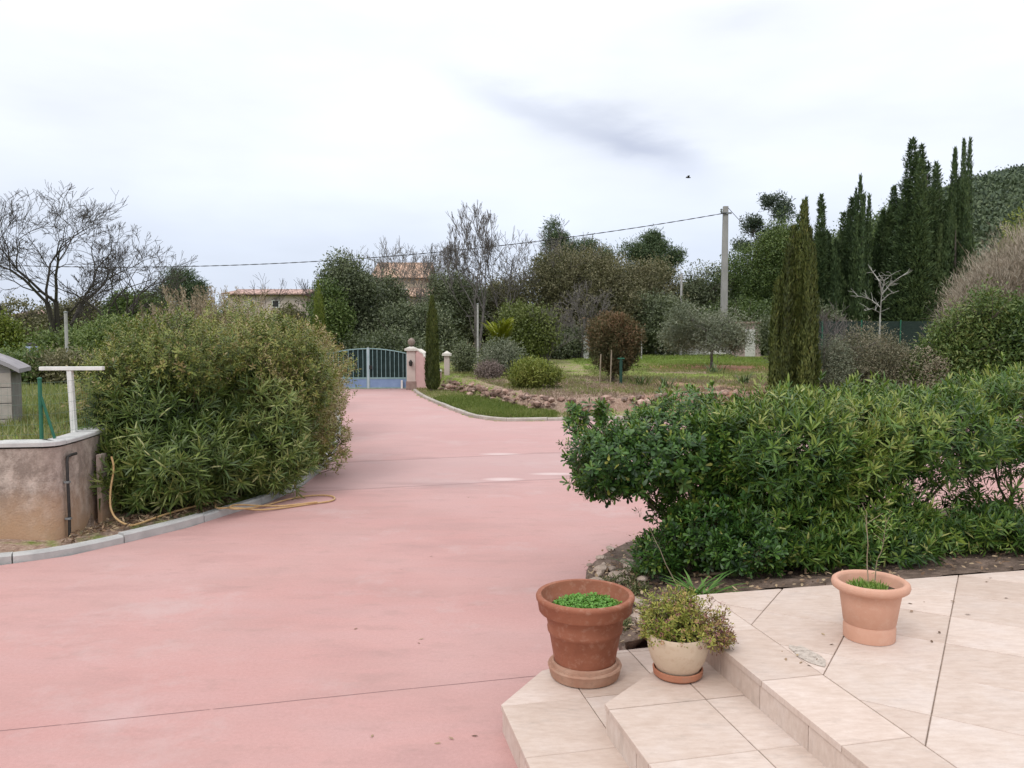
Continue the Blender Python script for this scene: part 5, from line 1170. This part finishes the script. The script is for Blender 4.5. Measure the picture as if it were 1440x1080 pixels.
    gb = lambda r, R_, H: [(.45*R_,0,H*.40,R_*.60,R_*.6,H*.46),(.0,.2,H*.42,R_*.5,R_*.5,H*.40),(-.5*R_,-.2,H*.30,R_*.5,R_*.5,H*.30),(-.95*R_,-.3,H*.22,R_*.35,R_*.4,H*.22),(.15*R_,-.3,H*.78,R_*.26,R_*.3,H*.16),(.75*R_,0,H*.72,R_*.3,R_*.3,H*.2),(-.3*R_,-.1,H*.62,R_*.24,R_*.25,H*.14),(1.0*R_,-.4,H*.3,R_*.4,R_*.4,H*.3)]
    tree('green_shrub', 1365, 404, 78, 21.5, leafmat('fresh_green_leaf', (.025,.055,.015), (.055,.10,.022), (.10,.16,.035), (.21,.25,.08), rough=.45, trans=.2), 'large fresh-green shrub rising above the right end of the hedge', 'shrub', None, 609, n=60000, per=6, L=.105, W=.040, cs=.10, tr=.05, blobs=gb, rough=.42, fr=1.8, vb=.0, vfun=lambda p, H: .25*(p[:,2]/H-.6)+.12*(p[:,0] < -.3))
    tree('green_shrub', 1450, 430, 60, 21.0, leafmat('fresh_green_leaf'), 'fresh-green shrub cut by the right edge, beside the larger one', 'shrub', None, 610, n=36000, per=6, L=.115, W=.046, cs=.08, tr=.06, vb=-.2, rough=.32)
    tree('russet_shrub', 1290, 490, 40, 21.2, leafmat('dusty_leaf'), 'small brownish shrub in front of the large fresh-green one', 'shrub', None, 611, n=12000, per=6, L=.07, W=.024, cs=.06, tr=.02, vb=.15)
    # tan mound of a bare fine-twigged bush
    mb_ = lambda r, R_, H: [(R_*.35,0,H*.5,R_*.9,R_,H*.47),(-R_*.35,-.3,H*.38,R_*.6,R_*.8,H*.36),(-R_*.75,-.4,H*.30,R_*.35,R_*.5,H*.28)]
    tree('tamarisk', 1418, 318, 84, 27, leafmat('tan_twig', (.15,.125,.085), (.27,.225,.17), (.40,.335,.265), (.50,.46,.37), rough=.9, trans=.1), 'large mound of tan bare twigs in front of the hill', 'bush', None, 612, n=80000, per=8, L=.24, W=.014, cs=.12, up=1.2, blobs=mb_, rough=.22, fr=1.0, bark=TWIG, tr=.05, shell=.6)
    tree('bush', 1432, 292, 36, 34, YELG, 'yellow-green bush behind the tan twig mound at the right edge', 'bush', 'bushes at the garden edge', 613, n=16000, per=5, L=.13, W=.06)
    # spiky iris clumps
    r = rs(620)
    for (u, v, d, lab) in ((935, 535, 24.5, 'dark spiky iris clump right of the bronze-brown conifer'), (900, 540, 25.5, 'smaller iris clump at the foot of the bronze-brown conifer'), (1003, 520, 31, 'small dark weed clump under the olive tree'), (1045, 525, 26, 'spiky grey-green plant left of the nearest cypress')):
        x = (u-720)/FPX*d; n = 40; a = r.uniform(0, 6.28, n); dd = np.c_[np.cos(a)*.5, np.sin(a)*.5, np.ones(n)]
        o = leaves('iris_clump', np.c_[r.normal(size=(n,2))*.12, np.zeros(n)], dd, np.c_[-np.cos(a), -np.sin(a), np.ones(n)*.3], .5*r.uniform(.5,1.1,n), .035, r.random(n), leafmat('iris_leaf', (.05,.08,.03), (.09,.14,.05), (.16,.22,.08)), None, 'lance', .3)
        o.location = (x, d, hz(x, d)); tag(o, lab, 'plant', 'spiky garden plants')
garden()

# ------------------------------------------------------------------ poles, wires, fences, walls far off
def poles():
    d = 45; a = Q(1017, 500, d); zb = hz(a[0], d); top = Q(1017, 290, d)[2]
    t = empty('utility_pole', (a[0], d, zb), 'thick grey concrete utility pole carrying a twisted cable', 'pole'); H = top-zb
    mb = MB(); w0, w1 = .20, .135
    mb.add([(-w0,-w0*.8,-.2),(w0,-w0*.8,-.2),(w0,w0*.8,-.2),(-w0,w0*.8,-.2),(-w1,-w1*.8,H),(w1,-w1*.8,H),(w1,w1*.8,H),(-w1,w1*.8,H)], [(0,3,2,1),(4,5,6,7),(0,1,5,4),(1,2,6,5),(2,3,7,6),(3,0,4,7)])
    mb.build('shaft', surf('pole_concrete', (.25,.245,.23), (.37,.36,.34), 3, .9, .4, 30, (1,1,.3)), t, bevel=.02)
    mb = MB(); mb.box(-.30,.30,-.17,-.13,H-.45,H-.35); mb.build('bracket', STEEL, t)
    mb = MB(); mb.lathe([(.05,0),(.07,.05),(.04,.1),(.07,.15),(.02,.2)], 10, (-.27,-.15,H-.35)); mb.build('insulator', surf('glass_insulator', (.1,.12,.1), (.2,.22,.2), 8, .3, 0), t)
    def cable(p0, p1, sag, rad, label, name='power_cable', tw=False):
        s = np.linspace(0, 1, 121)[:,None]; pts = p0+(p1-p0)*s; pts[:,2] -= 4*sag*(s*(1-s))[:,0]
        mb = MB()
        if tw:
            L = np.linalg.norm(p1-p0); s = np.linspace(0, 1, 900)[:,None]; pts = p0+(p1-p0)*s; pts[:,2] -= 4*sag*(s*(1-s))[:,0]
            ph = (s[:,0]*L*2*math.pi/1.1)
            for k in range(2):
                q = pts+np.c_[np.zeros(900), np.cos(ph+k*math.pi), np.sin(ph+k*math.pi)]*rad*1.0; mb.tube(q, rad, 5)
        else: mb.tube(pts, rad, 5)
        o = mb.build(name, BLACKP, smooth=True); return tag(o, label, 'cable')
    x0 = -36.0; c1 = np.array((a[0], d-.2, Q(1010, 300, d)[2])); z0 = 6.35
    pe = np.array((x0, d, z0)); cable(pe, c1, 1.50, .0135, 'twisted black cable running left from the concrete pole across the sky', tw=True)
    cable(np.array((a[0]+.1, d, Q(1020, 291, d)[2])), np.array((24., 60., 5.0)), .6, .016, 'short black cable dropping right behind the airy tree')
    t = empty('utility_pole', (x0, d, hz(x0, d)), 'concrete pole at the far left end of the twisted cable', 'pole'); mb = MB(); mb.tube([(0,0,-.2),(0,0,6.4-hz(x0,d)+.3)], [.2,.12], 8); mb.build('shaft', CONC, t, smooth=True)
    for (u, v0, v1, d2, rad, lab, lo) in ((957,385,500,44,.06,'thin pole with a white lower half, left of the concrete pole',1), (672,428,520,34,.04,'thin grey pole left of the small palm',0), (681,492,520,31,.03,'short pale post below the small palm',0), (95,440,520,22,.045,'thin grey post among the bushes behind the wire fence',0), (902,462,505,40,.03,'thin pale post at the left end of the lawn',0)):
        p = Q(u, v1, d2); zb = hz(p[0], d2); H = Q(u, v0, d2)[2]-zb; t = empty('post', (p[0], d2, zb), lab, 'post', 'thin posts in the garden')
        mb = MB(); mb.tube([(0,0,-.1),(0,0,H)], rad, 8); mb.build('shaft', CONC, t, smooth=True)
        mb = MB(); mb.lathe([(rad+.012,0),(rad+.012,.03),(.005,.05)], 8, (0,0,H)); mb.build('post_cap', STEEL, t, smooth=True)
        if lo: mb = MB(); mb.lathe([(rad+.03,-.1),(rad+.03,H*.55),(rad,H*.57)], 10); mb.build('white_sleeve', WHITE, t, smooth=True)
    # phone line between the thin pole and the concrete pole
    cable(np.array((Q(957,387,44)[0], 44, Q(957,387,44)[2])), np.array((a[0]-.2, d-.2, Q(1010,381,d)[2])), .08, .014, 'thin lower line from the thin pole to the concrete pole', 'phone_cable')
poles()
def far_bits():
    r = rs(700)
    # white wall at the end of the lawn
    W_ = surf('white_wall_paint', (.60,.59,.56), (.74,.73,.70), 1.5, .85, .3, 30)
    t = empty('garden_wall', (10.5, 44.5, hz(10.5, 44.5)), 'low whitewashed wall closing the far lawn', 'wall')
    mb = MB(); mb.box(-2.6,-.9,0,.2,-.1,.52); mb.box(-.9,2.9,.02,.22,-.1,.72); mb.build('wall_body', W_, t, bevel=.01)
    mb = MB(); mb.box(-2.63,-.93,-.03,.23,.52,.57); mb.box(-.92,2.93,-.01,.25,.72,.77); mb.build('coping', CONCL, t)
    p = Q(1050, 500, 43); t = empty('shed', (p[0], 43, hz(p[0], 43)), 'small pale pink shed half hidden behind the olive tree', 'shed')
    mb = MB(); mb.box(-.45,.75,0,1.2,-.1,1.75); mb.build('wall', surf('shed_pink', (.42,.31,.30), (.54,.42,.40), 3, .9, .3, 30), t, bevel=.01)
    mb = MB(); mb.box(-.60,.90,-.12,1.3,1.75,1.85); mb.build('roof', surf('shed_roof', (.3,.2,.17), (.4,.28,.24), 6, .9, .3), t, bevel=.01)
    mb = MB(); mb.box(-.1,.45,-.012,0,.0,1.45); mb.build('door', WHITE, t)
    # white post with a dark gate
    p = Q(824, 503, 41); t = empty('garden_gate', (p[0], 41, hz(p[0], 41)), 'small dark gate hung on a square white post, behind the brown thuja', 'gate')
    H = Q(824, 474, 41)[2]-hz(p[0], 41)
    mb = MB(); mb.box(-.14,.14,-.14,.14,-.1,H); mb.box(-.19,.19,-.19,.19,H,H+.08); mb.build('post', W_, t, bevel=.01)
    mb = MB(); mb.box(-.75,-.15,-.03,.03,.05,.12); mb.box(-.75,-.15,-.03,.03,H-.25,H-.18)
    for k in range(6): mb.box(-.75+k*.11,-.70+k*.11,-.02,.02,.12,H-.25)
    mb.build('gate_leaf', BLACKP, t)
    # netting fence under the cypresses
    t = empty('netting_fence', (14.5, 33, hz(14.5, 33)), 'dark teal netting fence below the cypress row', 'fence'); z0 = 0
    H = Q(1240, 450, 33)[2]-hz(14.5, 33)
    mb = MB(); mb.box(-3.4,3.0,0,.015,0,H-.05); mb.build('netting', surf('teal_netting', (.012,.024,.020), (.024,.042,.034), 3, .9, .5, 60, (1,1,4)), t)
    for k in range(5): mb = MB(); mb.tube([(-3.4+k*1.6,-.04,-.1),(-3.4+k*1.6,-.04,H)], .03, 8); mb.build('post', GREENP, t)
    # bird
    p = Q(968, 250, 60); b = empty('bird', p, 'tiny dark bird flying in the grey sky', 'bird')
    mb = MB(); mb.tube([(-.20,0,0),(-.12,0,.01),(0,0,.015),(.12,0,.01),(.19,0,.0)], [.012,.035,.05,.035,.008], 8); mb.build('body', BLACKP, b, smooth=True)
    for s in (-1, 1):
        mb = MB(); mb.add([(.07,0,.03),(-.07,0,.03),(-.10,s*.20,.12),(.06,s*.22,.12),(-.10,s*.42,.08),(-.04,s*.43,.08)], [(0,1,2,3) if s > 0 else (3,2,1,0), (3,2,4,5) if s > 0 else (5,4,2,3)])
        o = mb.build('wing', BLACKP, b); m = o.modifiers.new('solid', 'SOLIDIFY'); m.thickness = .012
far_bits()
def roof_tiles(mb, x0, x1, y0, y1, z0, z1, step=.24):
    """one roof slope from eave (y0,z0) to ridge (y1,z1), rows of half-round tiles"""
    n = max(2, int((x1-x0)/step)); s = (x1-x0)/n
    for i in range(n):
        xc = x0+(i+.5)*s; V = []; k = 6
        for (y, z) in ((y0, z0), (y1, z1)):
            for j in range(k+1):
                t = math.pi*j/k; V.append((xc-s/2*math.cos(t), y, z+s*.42*math.sin(t)))
        F = [(j, k+1+j, k+2+j, j+1) for j in range(k)]; F = [f[::-1] for f in F]+[tuple(range(k+1))[::-1]]
        mb.add(V, F, (i*37%11)/11)
def house(u0, u1, d, vwall, vroof, label, wall, roofm, depth=6, windows=(), rot=0, over=.35, hip=.0):
    uc = (u0+u1)/2; x = (uc-720)/FPX*d; zb = hz(x, d); w = (u1-u0)/FPX*d/2; H = Q(uc, vwall, d)[2]-zb; RZ = Q(uc, vroof, d)[2]-zb
    t = empty('house', (x, d, zb), label, 'house', rz=rot)
    mb = MB(); mb.box(-w, w, 0, depth, -.5, H); wl = mb.build('wall', wall, t)
    mb = MB(); roof_tiles(mb, -w-over, w+over, -over, depth/2, H+.03, RZ); 
    V = [(-w-over,depth+over,H+.03),(w+over,depth+over,H+.03),(w+over,depth/2,RZ),(-w-over,depth/2,RZ)]; mb.add(V, [(0,1,2,3)[::-1]])
    mb.add([(-w-over,-over,H-.02),(w+over,-over,H-.02),(w+over,depth+over,H-.02),(-w-over,depth+over,H-.02)], [(0,3,2,1)])
    for s in (-1, 1): mb.add([(s*w,0,H),(s*w,depth,H),(s*w,depth/2,RZ-.02)], [(0,1,2) if s > 0 else (2,1,0)])
    mb.tube([(-w-over,depth/2,RZ+.02),(w+over,depth/2,RZ+.02)], .12, 8)
    mb.build('roof', roofm, t)
    for (a, b, c, e) in windows:
        xa, xb = -w+2*w*a, -w+2*w*b; f = MB(); f.box(xa-.07, xb+.07, -.05, .01, c*H-.07, c*H); f.box(xa-.07, xb+.07, -.05, .01, e*H, e*H+.07); f.box(xa-.07, xa, -.05, .01, c*H, e*H); f.box(xb, xb+.07, -.05, .01, c*H, e*H); fo = f.build('window', WHITE, t)
        g = MB(); g.box(xa, xb, -.02, -.004, c*H, e*H); g.build('pane', surf('dark_glass', (.02,.025,.03), (.05,.055,.06), 2, .15, 0), fo)
    return t
def houses():
    TR_ = surf('terracotta_roof', (.42,.27,.225), (.52,.37,.32), 3, .9, .3, 20, vatt=.3); OR = surf('orange_roof', (.42,.27,.19), (.54,.38,.28), 3, .9, .3, 20, vatt=.25)
    house(322, 424, 54, 415, 406, 'pale pink house with a low terracotta roof behind the left hedge', surf('house_pink', (.54,.44,.41), (.64,.54,.50), 2, .9, .3, 20), TR_, windows=((.3,.36,.80,.9),(.62,.7,.80,.9)))
    W_ = surf('house_cream', (.50,.40,.30), (.60,.50,.39), 2, .9, .3, 20)
    house(528, 598, 64, 392, 366, 'cream villa with stacked orange roofs seen through bare branches', W_, OR, depth=7, windows=((.15,.3,.62,.85),(.5,.65,.62,.85)))
    house(575, 622, 60, 418, 404, 'lower cream wing with an orange roof at the foot of the villa', W_, OR, depth=5, windows=((.3,.6,.55,.85),))
    house(22, 66, 50, 446, 436, 'cream house behind the spreading bare tree on the left', surf('house_sand', (.50,.44,.36), (.62,.56,.48), 2, .9, .3, 20), TR_, windows=((.2,.4,.4,.75),(.62,.8,.4,.75)))
houses()
# ------------------------------------------------------------------ wooded hill at the right
def hill():
    xs = np.linspace(20, 520, 170); ys = np.linspace(120, 420, 90); X, Y = np.meshgrid(xs, ys); x, y = X.ravel(), Y.ravel()
    az = x/np.maximum(y, 1); rid = 4+62*sm(az, .10, .80)+30*sm(x, 150, 420)
    z = 4+.80*rid*sm(y, 118, 255)*(1+.08*fnoise(np.c_[x, y, x*0], .02))-10*(1-sm(y, 118, 150))
    def zf(a, b):
        return None
    V = np.c_[x, y, z]; i = np.arange(len(x)).reshape(X.shape); F = [(int(i[r,c]), int(i[r,c+1]), int(i[r+1,c+1]), int(i[r+1,c])) for r in range(X.shape[0]-1) for c in range(X.shape[1]-1)]
    mb = MB(); mb.add(V, F); o = mb.build('hill', surf('hill_ground', (.05,.065,.03), (.10,.11,.055), .04, .95, 0), smooth=True); tag(o, kind='structure')
    r = rs(800); k = 60000; cx = r.uniform(40, 330, k); cy = r.uniform(122, 300, k); a_ = cx/cy; keep = (a_ > .34) & (a_ < .80); cx, cy = cx[keep][:9000], cy[keep][:9000]
    xi = np.clip(((cx-20)/500*169).round().astype(int), 0, 169); yi = np.clip(((cy-120)/300*89).round().astype(int), 0, 89); zz = z.reshape(X.shape)[yi, xi]
    cc = np.c_[cx, cy, zz]; k = len(cc); rad = r.uniform(1.6, 3.6, k); per = 44
    D = rdir(r, k*per); D[:,2] = np.abs(D[:,2])*.9+.05; C = np.repeat(cc, per, 0); RR = np.repeat(rad, per)
    p = C+D*RR[:,None]*(1+.2*r.normal(size=len(C)))[:,None]+np.array((0,0,1.2)); 
    v = .45+np.repeat(r.normal(size=k)*.16, per)+.12*r.normal(size=len(C))+.25*fnoise(C, .035)
    o = leaves('hill_forest', p, D+rdir(r, len(C))*.8, D+rdir(r, len(C))*.6, 1.0*r.uniform(.6,1.3,len(C)), .6, v, leafmat('hazed_hill_leaf', (.055,.078,.055), (.080,.110,.066), (.115,.150,.078), (.16,.19,.10), rough=.8, trans=.1)); tag(o, label='wooded hillside rising at the right behind the cypresses', kind='stuff')  # paler leaf colours: distance haze is put into the colour
hill()
